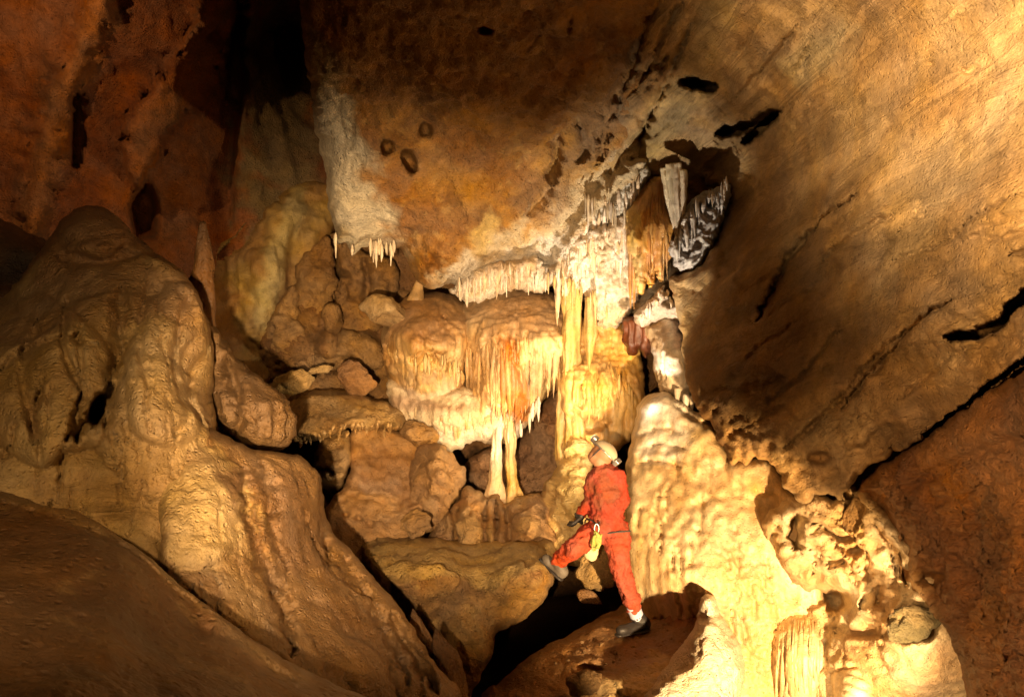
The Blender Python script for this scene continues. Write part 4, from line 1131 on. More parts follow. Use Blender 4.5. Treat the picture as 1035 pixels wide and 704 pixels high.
# ------------------------------------------------------------------ ledge and slab
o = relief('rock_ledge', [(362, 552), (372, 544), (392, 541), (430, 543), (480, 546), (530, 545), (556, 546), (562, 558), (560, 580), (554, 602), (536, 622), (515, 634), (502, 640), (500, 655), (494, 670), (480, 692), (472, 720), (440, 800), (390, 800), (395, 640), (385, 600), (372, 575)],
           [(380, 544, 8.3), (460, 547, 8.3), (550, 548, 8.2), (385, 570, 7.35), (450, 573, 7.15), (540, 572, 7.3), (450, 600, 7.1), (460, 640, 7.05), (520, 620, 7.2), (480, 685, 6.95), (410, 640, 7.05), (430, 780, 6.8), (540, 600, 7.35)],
           rough_mat, spec((.44, .26, .085), (.34, .18, .06), ('up', .35, .8, (.50, .35, .13), .9), ('noise', 2.2, .12, .4, MUD2, .65), ('blob', (420, 620), 50, 50, 20, (.20, .125, .06), .7), ('noise', 8, .3, .5, (.6, .42, .16), .4)),  # dark blob on the left front: the mound's shadow put into the colour
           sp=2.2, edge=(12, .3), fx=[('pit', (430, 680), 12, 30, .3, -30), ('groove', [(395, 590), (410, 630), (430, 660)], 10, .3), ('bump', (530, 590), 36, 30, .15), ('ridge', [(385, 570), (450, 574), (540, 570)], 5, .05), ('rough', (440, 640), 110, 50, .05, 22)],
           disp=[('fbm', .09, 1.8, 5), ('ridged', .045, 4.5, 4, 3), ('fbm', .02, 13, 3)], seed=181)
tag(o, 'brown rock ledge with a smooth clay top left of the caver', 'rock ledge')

o = relief('rock_slab', [(470, 860), (486, 704), (505, 690), (528, 668), (556, 650), (590, 632), (625, 612), (655, 598), (690, 588), (712, 600), (724, 620), (740, 680), (760, 860)],
           [(500, 695, 6.9), (555, 652, 7.35), (620, 616, 7.7), (690, 592, 7.7), (640, 640, 7.28), (600, 680, 6.75), (700, 640, 7.0), (560, 704, 6.5), (680, 700, 6.4), (480, 850, 5.6), (740, 850, 5.5), (720, 625, 7.0)],
           mud_mat, spec((.34, .18, .065), (.26, .13, .045), ('blob', (660, 690), 90, 26, -12, (.56, .40, .17), .9)), sp=2.2, edge=(10, .35),
           fx=[('bump', (600, 700), 34, 20, .10), ('pit', (598, 676), 16, 8, .1), ('bump', (670, 690), 50, 26, .12)],
           disp=[('fbm', .06, 1.6, 4), ('fbm', .03, 6, 4, 3), ('ridged', .02, 14, 3, 5)], seed=191)
slab = tag(o, 'brown clay slab the caver stands on with his black boot', 'rock slab')
tag(boulder('boulder', 597, 604, 8.1, 14, 8, rough_mat, spec((.36, .2, .09), (.28, .15, .06)), 20, 46, 8, .14, .9, 3), 'small reddish stone in the dark pit between the legs', 'boulder')
tag(boulder('boulder', 590, 690, 6.2, 22, 12, rough_mat, spec((.42, .26, .11), (.3, .18, .07)), -15, 47, 8, .14, .9, 4, [('ridged', .03, 7, 4)]), 'tan stone on the lower edge of the slab at the bottom', 'boulder')

prng = random.Random(12)
for k in range(26):
    x = prng.uniform(560, 690)
    y = 652 - (x - 560) * .36 + prng.uniform(4, 44)
    if abs(x - 642) < 26 and abs(y - 640) < 14:
        continue
    d = 2.30 / max((y - CY) / FPX, .1)
    fy = float(FIT[slab.name][1](np.array([[x, y]]))[0])
    r = prng.choice((1.1, 1.4, 1.8, 2.6))
    tag(boulder('pebble', x, y - r * .4, fy, r * 1.3, r, rough_mat, spec((.36, .22, .1), (.26, .15, .06)), prng.uniform(-20, 20), 500 + k, 8, .12, 1, 3), 'small brown stone chip on the clay slab', 'pebble', 'stone chips on the clay slab')

o = relief('stalagmite', [(706, 612), (708, 603), (714, 599), (721, 602), (725, 612), (728, 620), (738, 634), (747, 650), (752, 672), (750, 695), (744, 730), (752, 860), (620, 860), (640, 720), (660, 690), (680, 662), (696, 640), (704, 626)],
           [(708, 606, 6.64), (722, 606, 6.64), (715, 604, 6.58), (715, 625, 6.5), (745, 650, 6.5), (722, 660, 6.2), (690, 655, 6.45), (750, 690, 6.4), (715, 704, 6.0), (660, 704, 6.02), (640, 850, 5.6), (700, 850, 5.5), (748, 850, 5.8)],
           flow_mat, spec((.80, .72, .56), (.72, .60, .42)), sp=1.7, edge=(14, .35), wob=(1.2, 8), fx=[('groove', [(704, 626), (716, 622), (728, 622)], 3, .05), ('groove', [(716, 720), (722, 690), (735, 665)], 4, .06)],
           disp=[('flute', .03, (9, 9, .5), 2), ('fbm', .04, 4, 4), ('ridged', .02, 9, 4)], seed=195)
tag(o, 'glaring white stalagmite with a knobbed tip beside the clay slab', 'stalagmite')

# ------------------------------------------------------------------ left mound and the near bank
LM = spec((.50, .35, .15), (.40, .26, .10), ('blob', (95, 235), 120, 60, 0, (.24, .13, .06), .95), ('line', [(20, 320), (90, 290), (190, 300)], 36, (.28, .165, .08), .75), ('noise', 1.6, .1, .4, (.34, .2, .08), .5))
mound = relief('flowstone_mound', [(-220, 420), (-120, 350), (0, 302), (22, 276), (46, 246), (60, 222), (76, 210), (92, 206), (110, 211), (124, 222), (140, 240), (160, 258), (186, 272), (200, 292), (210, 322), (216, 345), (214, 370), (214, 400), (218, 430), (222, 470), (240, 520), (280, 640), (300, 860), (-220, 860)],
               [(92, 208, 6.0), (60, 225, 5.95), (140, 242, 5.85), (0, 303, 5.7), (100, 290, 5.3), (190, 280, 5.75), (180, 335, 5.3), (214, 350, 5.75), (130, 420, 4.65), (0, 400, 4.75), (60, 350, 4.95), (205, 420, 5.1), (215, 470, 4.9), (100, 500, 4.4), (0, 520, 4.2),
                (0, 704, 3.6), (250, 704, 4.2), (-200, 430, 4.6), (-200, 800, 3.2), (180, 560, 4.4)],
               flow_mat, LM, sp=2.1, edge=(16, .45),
               fx=[('pit', (98, 414), 9, 19, 1.0, 18), ('groove', [(112, 388), (100, 410), (85, 428), (78, 450)], 5, .3), ('groove', [(80, 395), (76, 420), (70, 450)], 4, .15), ('groove', [(125, 350), (118, 370), (110, 390)], 3, .08),
                   ('bump', (40, 385), 78, 85, .28, 0, .15), ('bump', (172, 372), 46, 85, .25, 8, .15), ('bump', (95, 232), 40, 32, .2, 0, .15), ('groove', [(124, 290), (118, 360), (106, 430)], 9, .13), ('groove', [(60, 262), (95, 268), (140, 262)], 7, .12), ('groove', [(186, 300), (178, 360), (190, 420), (170, 445)], 5, .08), ('groove', [(152, 285), (142, 345), (152, 400)], 4, .07), ('groove', [(34, 320), (22, 390), (42, 450)], 6, .09), ('groove', [(0, 372), (50, 345), (100, 352)], 4, .12), ('groove', [(70, 300), (66, 350), (80, 395)], 4, .12), ('groove', [(205, 350), (196, 400), (204, 430)], 4, .15), ('ridge', [(150, 262), (185, 290), (205, 330)], 14, .12), ('bump', (150, 430), 60, 80, .15), ('groove', [(150, 395), (145, 415)], 2.5, .06), ('groove', [(180, 330), (176, 365), (170, 390)], 3, .07),
                   ('groove', [(195, 340), (188, 365), (196, 395)], 3, .06), ('groove', [(40, 390), (30, 420), (35, 450)], 4, .1)] + drips(40, (10, 280, 215, 440), (100, 190), (24, 70), (1.6, 2.6), (.02, .07)) + drips(30, (0, 420, 190, 540), (100, 250), (14, 40), (1.6, 3), (.02, .05), .9),
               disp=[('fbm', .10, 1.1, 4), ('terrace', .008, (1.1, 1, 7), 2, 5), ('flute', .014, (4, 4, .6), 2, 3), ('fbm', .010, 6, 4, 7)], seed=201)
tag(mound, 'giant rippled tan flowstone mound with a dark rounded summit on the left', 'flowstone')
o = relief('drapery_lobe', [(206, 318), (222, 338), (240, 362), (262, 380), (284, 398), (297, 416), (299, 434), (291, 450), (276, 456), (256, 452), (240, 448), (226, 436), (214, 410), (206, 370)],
           [(212, 330, 6.1), (250, 372, 6.1), (290, 405, 6.2), (298, 430, 6.3), (262, 420, 5.75), (235, 400, 5.8), (218, 390, 6.0), (280, 450, 6.0), (235, 445, 5.9)], flow_mat, spec((.27, .165, .07), (.20, .115, .045)), sp=1.8, edge=(14, .4),  # darker brown than the mound: the lobe's shade is painted in
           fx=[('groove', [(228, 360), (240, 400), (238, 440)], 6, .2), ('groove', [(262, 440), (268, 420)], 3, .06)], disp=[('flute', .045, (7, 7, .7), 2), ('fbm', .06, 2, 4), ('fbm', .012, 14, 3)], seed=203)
tag(o, 'fluted lobe bulging out right of the giant mound, its shade painted dark brown', 'flowstone')
o = relief('flowstone_buttress', [(160, 470), (168, 448), (186, 432), (206, 430), (226, 440), (250, 452), (276, 458), (300, 462), (318, 474), (326, 492), (330, 515), (337, 536), (352, 552), (368, 568), (385, 590), (402, 610), (420, 640), (440, 672), (470, 704), (510, 860), (140, 860), (160, 560)],
           [(190, 434, 4.85), (165, 470, 4.7), (250, 455, 5.2), (318, 478, 5.8), (335, 535, 5.9), (230, 500, 4.6), (290, 520, 5.1), (200, 540, 4.3), (300, 640, 4.4), (260, 600, 4.3), (370, 600, 5.5), (400, 660, 5.1), (460, 704, 5.1), (350, 704, 4.4), (200, 850, 3.5), (480, 850, 4.5)],
           flow_mat, spec((.30, .175, .065), (.22, .12, .045), ('blob', (200, 520), 56, 70, -25, (.52, .37, .15), .9, {'f': 4.}), ('line', [(235, 580), (270, 650)], 18, (.45, .29, .11), .6), ('noise', 3, .15, .45, (.2, .115, .05), .5)), sp=2.1, edge=(12, .2),
           fx=[('groove', [(245, 470), (260, 540), (285, 600), (300, 660)], 6, .15, 6), ('groove', [(262, 470), (285, 560), (300, 640)], 4, .1, 6), ('groove', [(330, 540), (335, 560), (328, 575)], 4, .2), ('groove', [(345, 556), (380, 620), (410, 690)], 6, .15, 6), ('groove', [(420, 660), (440, 700)], 6, .2),
               ('groove', [(395, 620), (425, 690)], 6, .2), ('bump', (190, 500), 60, 70, .12)] + drips(40, (170, 450, 420, 690), (200, 380), (24, 70), (1.6, 3), (.02, .06), .6),
           disp=[('fbm', .07, 1.1, 4), ('billow', .02, 5, 4, 3), ('terrace', .006, (1.4, 1, 9), 2, 9), ('fbm', .014, 12, 4, 7)], seed=205)
tag(o, 'brown flowstone buttress with a yellow mottled flank between mound and ledge', 'flowstone')
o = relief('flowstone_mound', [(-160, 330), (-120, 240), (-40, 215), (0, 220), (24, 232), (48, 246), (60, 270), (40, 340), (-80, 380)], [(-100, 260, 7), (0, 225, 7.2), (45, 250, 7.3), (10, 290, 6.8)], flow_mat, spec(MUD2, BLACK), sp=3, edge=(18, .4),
           disp=[('fbm', .1, 1.5, 4), ('fbm', .03, 8, 4)], seed=207)
tag(o, 'nearly black low mound behind the giant mound at the left edge', 'flowstone')

o = relief('mud_bank', [(-260, 520), (-120, 500), (0, 498), (40, 508), (80, 518), (104, 530), (150, 562), (190, 596), (230, 628), (268, 654), (310, 676), (350, 694), (390, 716), (440, 900), (-260, 900)],
           [(0, 500, 3.9), (-200, 515, 3.5), (90, 522, 3.85), (190, 597, 3.65), (300, 672, 3.6), (380, 712, 3.6), (0, 704, 2.2), (200, 704, 2.7), (0, 600, 2.85), (120, 600, 3.1), (300, 750, 2.9), (-200, 704, 1.9), (100, 880, 1.6), (400, 880, 2.4), (-200, 880, 1.4)],
           mud_mat, spec((.17, .088, .032), (.125, .062, .024), ('noise', 5, .3, .6, (.42, .27, .10), .3), ('line', [(0, 500), (90, 525), (200, 605), (300, 680)], 14, (.28, .18, .08), .6)), sp=2.4, edge=(8, .08), wob=(2, 25),
           fx=[('groove', [(90, 535), (150, 585), (210, 640)], 14, .06), ('ridge', [(0, 506), (85, 524), (150, 570), (300, 682)], 7, .05)],
           disp=[('fbm', .05, 1.5, 3), ('billow', .010, 7, 4, 3), ('fbm', .006, 22, 4, 5)], seed=211)
tag(o, 'smooth dark brown mud bank filling the lower left foreground', 'mud bank', kind='structure')
for (x, y, d, rx, ry, rot, sd, lab) in [(452, 672, 6.0, 14, 46, -28, 61, 'leaning dark slab of rock in the crevice under the ledge'), (428, 650, 6.2, 12, 40, -20, 63, 'thin upright dark rock left of the leaning slab in the crevice')]:
    tag(boulder('boulder', x, y, d, rx, ry, rough_mat, spec((.3, .17, .07), MUD2), rot, sd, 8, .1, .9, 4, [('ridged', .04, 5, 4)]), lab, 'boulder')
# ------------------------------------------------------------------ the caver
class MB:
    """verts and faces of overlapping closed bodies, merged later into one skin"""
    def __init__(self):
        self.v, self.f = [], []

    def add(self, v, f):
        o = sum(len(x) for x in self.v)
        self.v.append(np.asarray(v, float))
        self.f += [[i + o for i in t] for t in f]


def capsule(bm, a, ra, b, rb, seg=16):
    a, b = np.asarray(a, float), np.asarray(b, float)
    ax = b - a
    L = np.linalg.norm(ax) + 1e-9
    ax = ax / L
    u = np.cross(ax, [0, 0, 1.0] if abs(ax[2]) < .9 else [1.0, 0, 0])
    u /= np.linalg.norm(u)
    w_ = np.cross(ax, u)
    rings = [(-ra * math.cos(t), ra * math.sin(t)) for t in np.linspace(.12, math.pi / 2, 5)]
    rings += [(L + rb * math.sin(t), rb * math.cos(t)) for t in np.linspace(0, math.pi / 2 - .12, 5)]
    th = np.linspace(0, 2 * math.pi, seg, endpoint=False)
    V = [a + ax * h + (u * math.cos(t) + w_ * math.sin(t)) * r for h, r in rings for t in th]
    n = len(rings)
    F = [[i * seg + j, i * seg + (j + 1) % seg, (i + 1) * seg + (j + 1) % seg, (i + 1) * seg + j] for i in range(n - 1) for j in range(seg)]
    F += [list(range(seg))[::-1], [(n - 1) * seg + j for j in range(seg)]]
    bm.add(V, F)


_BV, _BF = ICO[4]


def ball(bm, c, radii, rot=None):
    M = np.array(rot) if rot is not None else np.eye(3)
    bm.add((_BV * np.array(radii)) @ (M if rot is not None else M) + np.asarray(c), _BF)


def remeshed(bm, voxel, smooth=4, f=.5):
    me = bpy.data.meshes.new('work')
    me.from_pydata(np.vstack(bm.v).tolist(), [], bm.f)
    o = bpy.data.objects.new('work', me)
    COL.objects.link(o)
    r = o.modifiers.new('r', 'REMESH')
    r.mode = 'VOXEL'
    r.voxel_size = voxel
    s = o.modifiers.new('s', 'SMOOTH')
    s.iterations = smooth
    s.factor = f
    dg = bpy.context.evaluated_depsgraph_get()
    dg.update()
    ev = o.evaluated_get(dg).to_mesh()
    V = np.zeros(len(ev.vertices) * 3)
    ev.vertices.foreach_get('co', V)
    N = np.zeros(len(ev.vertices) * 3)
    ev.vertices.foreach_get('normal', N)
    F = [list(p.vertices) for p in ev.polygons]
    o.evaluated_get(dg).to_mesh_clear()
    bpy.data.objects.remove(o)
    bpy.data.meshes.remove(me)
    return V.reshape(-1, 3), N.reshape(-1, 3), F


suit_mat = rock_mat('muddy_red_cloth', (16, .5), (90, .3), rough=(.6, .9), dist=.014, speck=.26, gloss=.25)
skin_mat = plain_mat('skin', (.34, .17, .095), .5, (90, .001), .1)
shell_mat = plain_mat('helmet_shell', (.52, .44, .31), .35, (30, .0005), .1)
black_mat = plain_mat('black_rubber', (.025, .022, .022), .5, (70, .002), .3)
boot_grey = plain_mat('muddy_grey_rubber', (.11, .095, .08), .6, (60, .003), .3)
metal_mat = plain_mat('grey_metal', (.5, .5, .5), .35, (60, .0005), .1, metal=.8)
lens_mat = plain_mat('lamp_glass', (.75, .78, .8), .12, (20, .0002), .02, spec=.8)
strap_mat = plain_mat('dark_webbing', (.05, .045, .045), .7, (150, .001), .3)
sock_mat = plain_mat('pale_blue_sock', (.50, .54, .72), .85, (160, .002), .12)
gear_mat = plain_mat('yellow_green_rope', (.34, .36, .09), .6, (110, .003), .35)

D = 7.3
J = dict(pelvis=at(613, 528, 7.3), waist=at(613, 514, 7.3), chest=at(613, 494, 7.27), upper=at(611, 479, 7.25), neck=at(608, 468, 7.25),
         rsh=at(624, 482, 7.25), rel=at(630, 507, 7.3), rwr=at(618, 516, 7.56), lsh=at(601, 483, 7.27), lel=at(596, 508, 7.36), lwr=at(589, 518, 7.40),
         rhip=at(622, 533, 7.28), rkn=at(627, 573, 7.20), ran=at(641, 614, 7.26), lhip=at(605, 534, 7.32), lkn=at(581, 553, 7.2), lan=at(565, 566, 7.38))
fw = np.array([-.66, .45, .60]); fw /= np.linalg.norm(fw)
up = np.array([.66, .12, .72]); up -= fw * (up @ fw); up /= np.linalg.norm(up)
sd_ = np.cross(fw, up)
HR = Matrix(np.stack([fw, sd_, up], 1).tolist())
head = at(608, 460, 7.26)


def hp(f_, s_, u_):
    return head + (fw * f_ + sd_ * s_ + up * u_) * .81


# body: one continuous figure
bm = MB()
ball(bm, hp(0, 0, .02), (.095, .075, .105), HR)
ball(bm, hp(.03, 0, -.055), (.065, .058, .06), HR)
ball(bm, hp(.075, 0, -.085), (.025, .028, .022), HR)
capsule(bm, hp(.088, 0, .015), .011, hp(.108, 0, -.02), .014)           # nose
capsule(bm, hp(.083, -.02, -.052), .009, hp(.083, .02, -.052), .009)     # lips
capsule(bm, hp(.078, -.035, .03), .012, hp(.078, .035, .03), .012)       # brow
for s in (-1, 1):
    ball(bm, hp(-.01, s * .077, -.01), (.018, .009, .03), HR)            # ears
    ball(bm, hp(.062, s * .042, -.02), (.022, .018, .018), HR)           # cheeks
capsule(bm, hp(-.02, 0, -.06), .055, J['neck'] + np.array([0, 0, -.02]), .058)
capsule(bm, J['neck'], .055, J['chest'], .08)
capsule(bm, J['chest'], .085, J['pelvis'], .085)
for s in 'rl':
    capsule(bm, J[s + 'sh'], .045, J[s + 'el'], .038)
    capsule(bm, J[s + 'el'], .036, J[s + 'wr'], .028)
    capsule(bm, J['chest'], .07, J[s + 'sh'], .05)
    capsule(bm, J[s + 'hip'], .07, J[s + 'kn'], .05)
    capsule(bm, J[s + 'kn'], .048, J[s + 'an'], .036)


def hand(bm, wrist, d1, d2, grow=0.):
    """palm, four curled fingers, thumb; d1 along the hand, d2 across it"""
    d1 = d1 / np.linalg.norm(d1)
    d2 = d2 - d1 * (d1 @ d2)
    d2 /= np.linalg.norm(d2)
    d3 = np.cross(d1, d2)
    R = Matrix(np.stack([d1, d2, d3], 1).tolist())
    ball(bm, wrist + d1 * .05, (.055 + grow, .042 + grow, .018 + grow), R)
    for k, (o_, ln) in enumerate(((-.032, .062), (-.011, .074), (.011, .07), (.031, .055))):
        a = wrist + d1 * .09 + d2 * o_
        b = a + d1 * ln * .5 - d3 * .012
        c = b + d1 * ln * .32 - d3 * .03
        capsule(bm, a, .0095 + grow, b, .0085 + grow, 10)
        capsule(bm, b, .0085 + grow, c, .0075 + grow, 10)
    t0 = wrist + d1 * .03 - d2 * .035
    t1 = t0 + d1 * .035 - d2 * .03 - d3 * .01
    capsule(bm, t0, .012 + grow, t1, .0105 + grow, 10)
    capsule(bm, t1, .0105 + grow, t1 + d1 * .03 - d2 * .006 - d3 * .012, .009 + grow, 10)


HL = (J['lwr'] + np.array([-.004, 0, -.01]), np.array([-.5, .25, -.75]), np.array([.2, .9, .1]))
HRr = (J['rwr'], np.array([-.7, .5, .2]), np.array([.1, .3, -.9]))
hand(bm, *HL)
hand(bm, *HRr)
V, N, Fc = remeshed(bm, .009, 3)
person = make_mesh('person', V, Fc, skin_mat, None, True, at(628, 636, 7.25))
tag(person, 'caver in a muddy red coverall and pale helmet striding from ledge to slab', 'person')


# coverall
bm = MB()
capsule(bm, at(609, 472, 7.25), .075, J['upper'], .11)
capsule(bm, J['upper'], .11, J['chest'], .138)
capsule(bm, J['chest'], .138, J['waist'], .142)
capsule(bm, J['waist'], .142, J['pelvis'], .142)
for s in 'rl':
    capsule(bm, J['upper'], .10, J[s + 'sh'], .078)
    capsule(bm, J[s + 'sh'], .076, J[s + 'el'], .062)
    capsule(bm, J[s + 'el'], .066, J[s + 'wr'], .05)
    capsule(bm, J[s + 'hip'], .118, J[s + 'kn'], .094)
    capsule(bm, J[s + 'kn'], .092, J[s + 'an'], .072)
    capsule(bm, J['pelvis'], .14, J[s + 'hip'], .118)
ball(bm, at(613, 522, 7.3), (.165, .14, .06))                            # cloth bloused over the belt
V, N, Fc = remeshed(bm, .011, 6)
px = V[:, 0] / V[:, 1] * FPX + CX
py = CY - (V[:, 2] - EYE) / V[:, 1] * FPX
wr = .017 * (ridged(V * np.array([7, 7, 16]), 3, 5) - .7) + .012 * fbm(V * 9, 3, 6) + .006 * fbm(V * 26, 2, 7)
bag = np.exp(-((py - 525) / 5.) ** 2) * -.012 * (px > 592) * (px < 634)  # drawn in at the belt
fold = .016 * (ridged(V * np.array([4, 4, 13]) + 2.2 * fbm(V * 3, 2, 9)[:, None], 2, 18) - .75) * (.4 + sstep(18, 4, np.abs(py - 572)) + sstep(16, 4, np.abs(py - 608)) + sstep(14, 3, np.abs(py - 520)))
V = V + N * (wr + bag + fold)[:, None]
mud = sstep(-.05, .35, fbm(V * 6, 5, 21))[:, None] * .6 + sstep(40, 10, np.hypot(px - 613, py - 500) * 1.5)[:, None] * .35
mud = np.clip(mud + sstep(590, 618, py)[:, None] * .25, 0, .75)
cols = np.array([[.33, .036, .014]]) * (1 - mud) + np.array([[.19, .062, .027]]) * mud
leg = sstep(526, 545, py)[:, None] * .55
cols = cols * (1 - leg) + np.array([[.44, .095, .05]]) * leg
attach(make_mesh('coverall', V, Fc, suit_mat, cols, True), person)

# gloves
for h in (HL, HRr):
    bm = MB()
    hand(bm, *h, .004)
    capsule(bm, h[0], .036, h[0] + np.asarray(h[1]) / np.linalg.norm(h[1]) * .03, .036)
    V, N, Fc = remeshed(bm, .006, 2)
    attach(make_mesh('glove', V, Fc, black_mat, None, True), person)


# boots
def boot(heel, toe, ankle, mat, label, sole_n):
    heel, toe, ankle, sole_n = (np.asarray(q, float) for q in (heel, toe, ankle, sole_n))
    ax = toe - heel
    L = np.linalg.norm(ax)
    ax /= L
    un = sole_n - ax * (ax @ sole_n)
    un /= np.linalg.norm(un)
    sdv = np.cross(ax, un)
    R = Matrix(np.stack([ax, sdv, un], 1).tolist())
    bm = MB()
    ball(bm, heel + ax * .045 + un * .06, (.055, .043, .06), R)
    ball(bm, heel + ax * (L - .06) + un * .045, (.07, .05, .045), R)
    capsule(bm, heel + ax * .06 + un * .06, .045, heel + ax * (L - .09) + un * .045, .044)
    capsule(bm, heel + ax * .05 + un * .07, .05, ankle, .054)
    V, N, Fc = remeshed(bm, .008, 3)
    V = V + N * (.003 * fbm(V * 30, 3, 3))[:, None]
    b = attach(make_mesh('boot', V, Fc, mat, None, True), person)
    if label:
        b['label'] = label
    bm = MB()
    for t in np.linspace(0, 1, 14):
        wv = .046 * (1 + .12 * math.sin(t * 5.2 + .3))
        ball(bm, heel + ax * (.02 + t * (L - .03)) + un * .012, (.03, wv, .016), R)
    V, N, Fc = remeshed(bm, .007, 2)
    attach(make_mesh('sole', V, Fc, black_mat, None, True), b)
    bm = MB()
    for t in (0, .33, .66, 1):
        c = heel + ax * (.10 + t * .06) + un * (.135 - t * .03)
        capsule(bm, c - sdv * .03, .006, c + sdv * .03, .006, 8)
    V, N, Fc = remeshed(bm, .004, 1)
    attach(make_mesh('lace', V, Fc, strap_mat, None, True), b)
    return b


boot(at(656, 637, 7.30), at(624, 643, 7.14), at(644, 622, 7.27), black_mat, 'black boot planted on the slab', (0, 0, 1))
boot(at(567, 587, 7.36), at(546, 566, 7.46), at(564, 568, 7.38), boot_grey, 'muddy grey boot braced on the ledge', (.62, -.1, .75))
for a, b in ((at(640, 613, 7.26), at(644, 623, 7.27)),):
    bm = MB()
    capsule(bm, a, .058, b, .057)
    V, N, Fc = remeshed(bm, .008, 2)
    attach(make_mesh('sock', V, Fc, sock_mat, None, True), person)

# helmet: shell with rim, lamp, battery box, chin strap
nu, nv = 40, 16
hv, hf = [], []
for i in range(nv + 1):
    a = math.pi / 2 * i / nv
    for j in range(nu):
        b = 2 * math.pi * j / nu
        r = math.cos(a) + (.10 if i == 0 else .03 if i == 1 else 0)
        ridge = 1 + .03 * math.exp(-(math.sin(b) / .25) ** 2) * math.sin(a * 2)
        hv.append(hp(.145 * r * math.cos(b) * ridge, .118 * r * math.sin(b) * ridge, .035 + .115 * math.sin(a) * ridge))
for i in range(nv):
    for j in range(nu):
        hf.append((i * nu + j, i * nu + (j + 1) % nu, (i + 1) * nu + (j + 1) % nu, (i + 1) * nu + j))
off = len(hv)
for i in range(nv + 1):
    a = math.pi / 2 * i / nv
    for j in range(nu):
        b = 2 * math.pi * j / nu
        hv.append(hp(.135 * math.cos(a) * math.cos(b), .108 * math.cos(a) * math.sin(b), .035 + .105 * math.sin(a)))
for i in range(nv):
    for j in range(nu):
        hf.append((off + (i + 1) * nu + j, off + (i + 1) * nu + (j + 1) % nu, off + i * nu + (j + 1) % nu, off + i * nu + j))
for j in range(nu):
    hf.append((j, off + j, off + (j + 1) % nu, (j + 1) % nu))
helmet = attach(make_mesh('helmet', np.array(hv), hf, shell_mat, None, True), person)


def tube(name, pts, r, mat, parent):
    bm = MB()
    for a, b in zip(pts[:-1], pts[1:]):
        capsule(bm, a, r, b, r, 8)
    V, N, Fc = remeshed(bm, max(r * .6, .003), 1)
    return attach(make_mesh(name, V, Fc, mat, None, True), parent)


ring = [hp(.158 * math.cos(b), .130 * math.sin(b), .036) for b in np.linspace(0, 2 * math.pi, 33)]
tube('rim', ring, .006, metal_mat, helmet)


def box_part(name, c, ax, dims, mat, parent, bev=.006):
    bm = bmesh.new()
    bmesh.ops.create_cube(bm, size=1, matrix=Matrix.Translation(Vector(c)) @ HR.transposed().to_4x4() @ Matrix.Diagonal((*dims, 1)))
    bmesh.ops.bevel(bm, geom=bm.edges[:], offset=bev, segments=2, affect='EDGES', profile=.5)
    V = np.array([q.co[:] for q in bm.verts])
    Fc = [[q.index for q in p.verts] for p in bm.faces]
    bm.free()
    o = make_mesh(name, V, Fc, mat, None, False)
    return attach(o, parent)


hl = box_part('headlamp', hp(.170, 0, .075), None, (.045, .075, .055), metal_mat, helmet, .012)
bm = bmesh.new()
bmesh.ops.create_cone(bm, cap_ends=True, segments=24, radius1=.024, radius2=.028, depth=.014, matrix=Matrix.Translation(Vector(hp(.198, 0, .078))) @ HR.transposed().to_4x4() @ Matrix.Rotation(math.pi / 2, 4, 'Y'))
V = np.array([q.co[:] for q in bm.verts]); Fc = [[q.index for q in p.verts] for p in bm.faces]; bm.free()
box_part('battery_box', hp(-.165, 0, .055), None, (.04, .085, .05), metal_mat, helmet, .008)
attach(make_mesh('lamp_glass', V, Fc, lens_mat, None, False), helmet)
tube('chin_strap', [hp(.02, -.112, .035), hp(.035, -.085, -.03), hp(.045, -.05, -.095), hp(.05, 0, -.118), hp(.045, .05, -.095), hp(.035, .085, -.03), hp(.02, .112, .035)], .007, strap_mat, helmet)

# harness: leg loops
harness = None
for s, r_ in (('l', .120), ('r', .116)):
    a, b = J[s + 'hip'], J[s + 'kn']
    t = (b - a) / np.linalg.norm(b - a)
    u1 = np.cross(t, [0, 1, 0]); u1 /= np.linalg.norm(u1)
    u2 = np.cross(t, u1)
    c = a + t * .04
    o = tube('harness' if harness is None else 'leg_loop', [c + (u1 * math.cos(q) + u2 * math.sin(q)) * r_ for q in np.linspace(0, 2 * math.pi, 21)], .008, strap_mat, person if harness is None else harness)
    harness = harness or o
# gear clipped to the harness
bm = MB()
gr = random.Random(3)
for k in range(7):
    c = at(603 + gr.uniform(-2.5, 2.5), 545 + gr.uniform(-3, 6), 7.12)
    pts = [c + np.array([.022 * math.cos(q + k), .018 * math.sin(q * 2), .05 * math.sin(q)]) for q in np.linspace(0, 2 * math.pi, 12)]
    for a, b in zip(pts[:-1], pts[1:]):
        capsule(bm, a, .008, b, .008, 8)
V, N, Fc = remeshed(bm, .005, 1)
gear = make_mesh('rope_coil', V, Fc, gear_mat, None, True)
tag(gear, 'yellow green coil of rope hanging from the harness between the legs of the caver', 'rope')
bm = MB()
pts = [at(603, 534, 7.13) + np.array([.018 * math.cos(q), 0, .04 * math.sin(q)]) for q in np.linspace(0, 2 * math.pi, 14)]
for a, b in zip(pts[:-1], pts[1:]):
    capsule(bm, a, .006, b, .006, 8)
V, N, Fc = remeshed(bm, .004, 1)
attach(make_mesh('carabiner', V, Fc, metal_mat, None, True), gear)
bm = MB()
ball(bm, at(598, 559, 7.32), (.055, .045, .07))
ball(bm, at(601, 553, 7.3), (.035, .035, .05))
V, N, Fc = remeshed(bm, .01, 2)
V = V + N * (.012 * fbm(V * 12, 3, 2))[:, None]
pouch = make_mesh('gear_pouch', V, Fc, plain_mat('cream_canvas', (.68, .58, .36), .8, (70, .004), .2), None, True)
tag(pouch, 'pale cream gear pouch hanging under the yellow green rope', 'pouch')
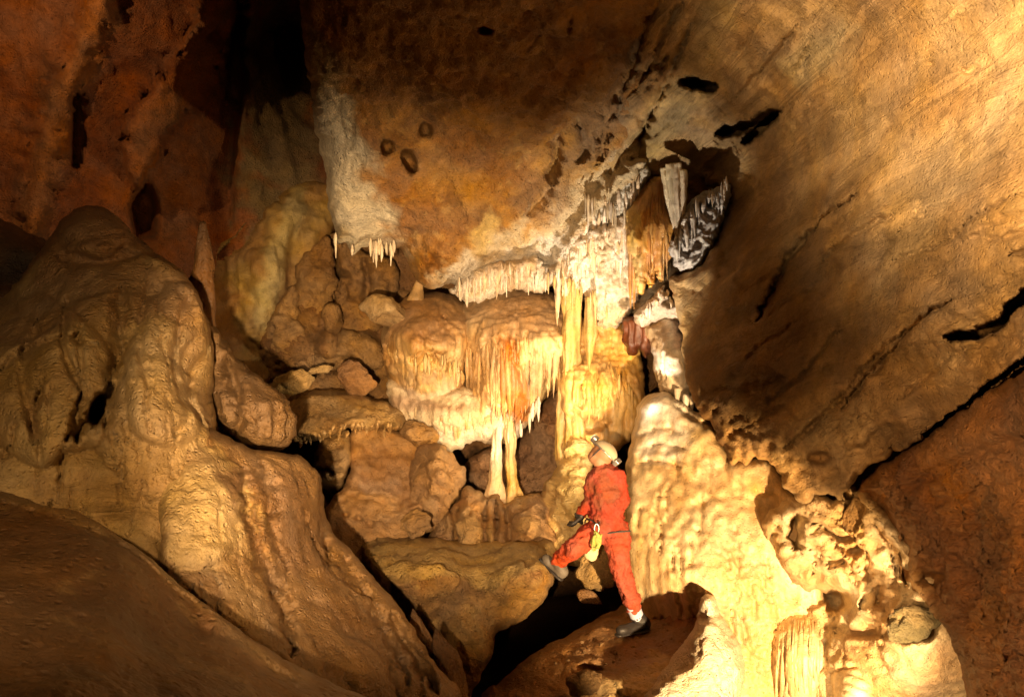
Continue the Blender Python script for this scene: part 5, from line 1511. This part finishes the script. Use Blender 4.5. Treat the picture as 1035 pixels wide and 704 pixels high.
tube('pouch_strap', [at(601, 548, 7.3), at(603, 538, 7.25), at(606, 527, 7.17)], .008, strap_mat, pouch)
# ------------------------------------------------------------------ the cavers' lamps and unseen fill spots added to brighten (all outside the picture or behind rock)
def lamp(name, loc, watts, col=(1, .70, .36), target=None, cone=150, blend=.6, size=.04):
    l = bpy.data.lights.new(name, 'SPOT' if target is not None else 'POINT')
    l.energy = watts
    l.color = col
    l.shadow_soft_size = size
    o = bpy.data.objects.new(name, l)
    o.location = Vector(loc)
    if target is not None:
        l.spot_size = math.radians(cone)
        l.spot_blend = blend
        o.rotation_euler = (Vector(target) - Vector(loc)).to_track_quat('-Z', 'Y').to_euler()
    COL.objects.link(o)
    return o


WARM, AMB = (1, .615, .27), (1, .57, .24)
lamp('flood_lamp', (1.85, 2.9, .3), 2900, (1, .65, .31), at(705, 560, 7.3), 43, .6)
lamp('calcite_fill', at(880, 870, 4.4), 210, (1, .66, .33), at(860, 600, 6.1), 60, .8)  # added fill spot with no known source, brightens the calcite wall
lamp('hand_lamp', at(614, 498, 7.75), 250, (1, .74, .43), at(450, 340, 9.4), 112, .9)
lamp('crust_fill', at(622, 480, 7.6), 400, (1, .83, .62), at(640, 235, 8.7), 66, .9)  # not on the helmet: unseen spot added to brighten crust and draperies
lamp('centre_lamp', (-.35, .4, 2.0), 4700, (1, .65, .34), at(430, 375, 9.4), 39, 1.)
lamp('mound_lamp', (-1.2, .3, 2.95), 400, WARM, at(80, 430, 4.6), 60, .9)
lamp('wall_lamp', (-.9, .2, 2.9), 5600, (1, .67, .36), at(1220, -150, 4.5), 57, 1.)
lamp('low_wall_fill', (-.6, .6, 2.3), 1250, AMB, at(1030, 620, 4.2), 44, 1.)  # added fill without a source of its own, lifts the lower right wall
lamp('back_lamp', at(60, 160, 7.6) + np.array([-.8, 0, 1.5]), 135, AMB, at(150, 100, 10), 140, .8)

scene.cycles.max_bounces = 5
scene.cycles.diffuse_bounces = 3
scene.cycles.use_denoising = True
scene.cycles.sample_clamp_indirect = 2.0
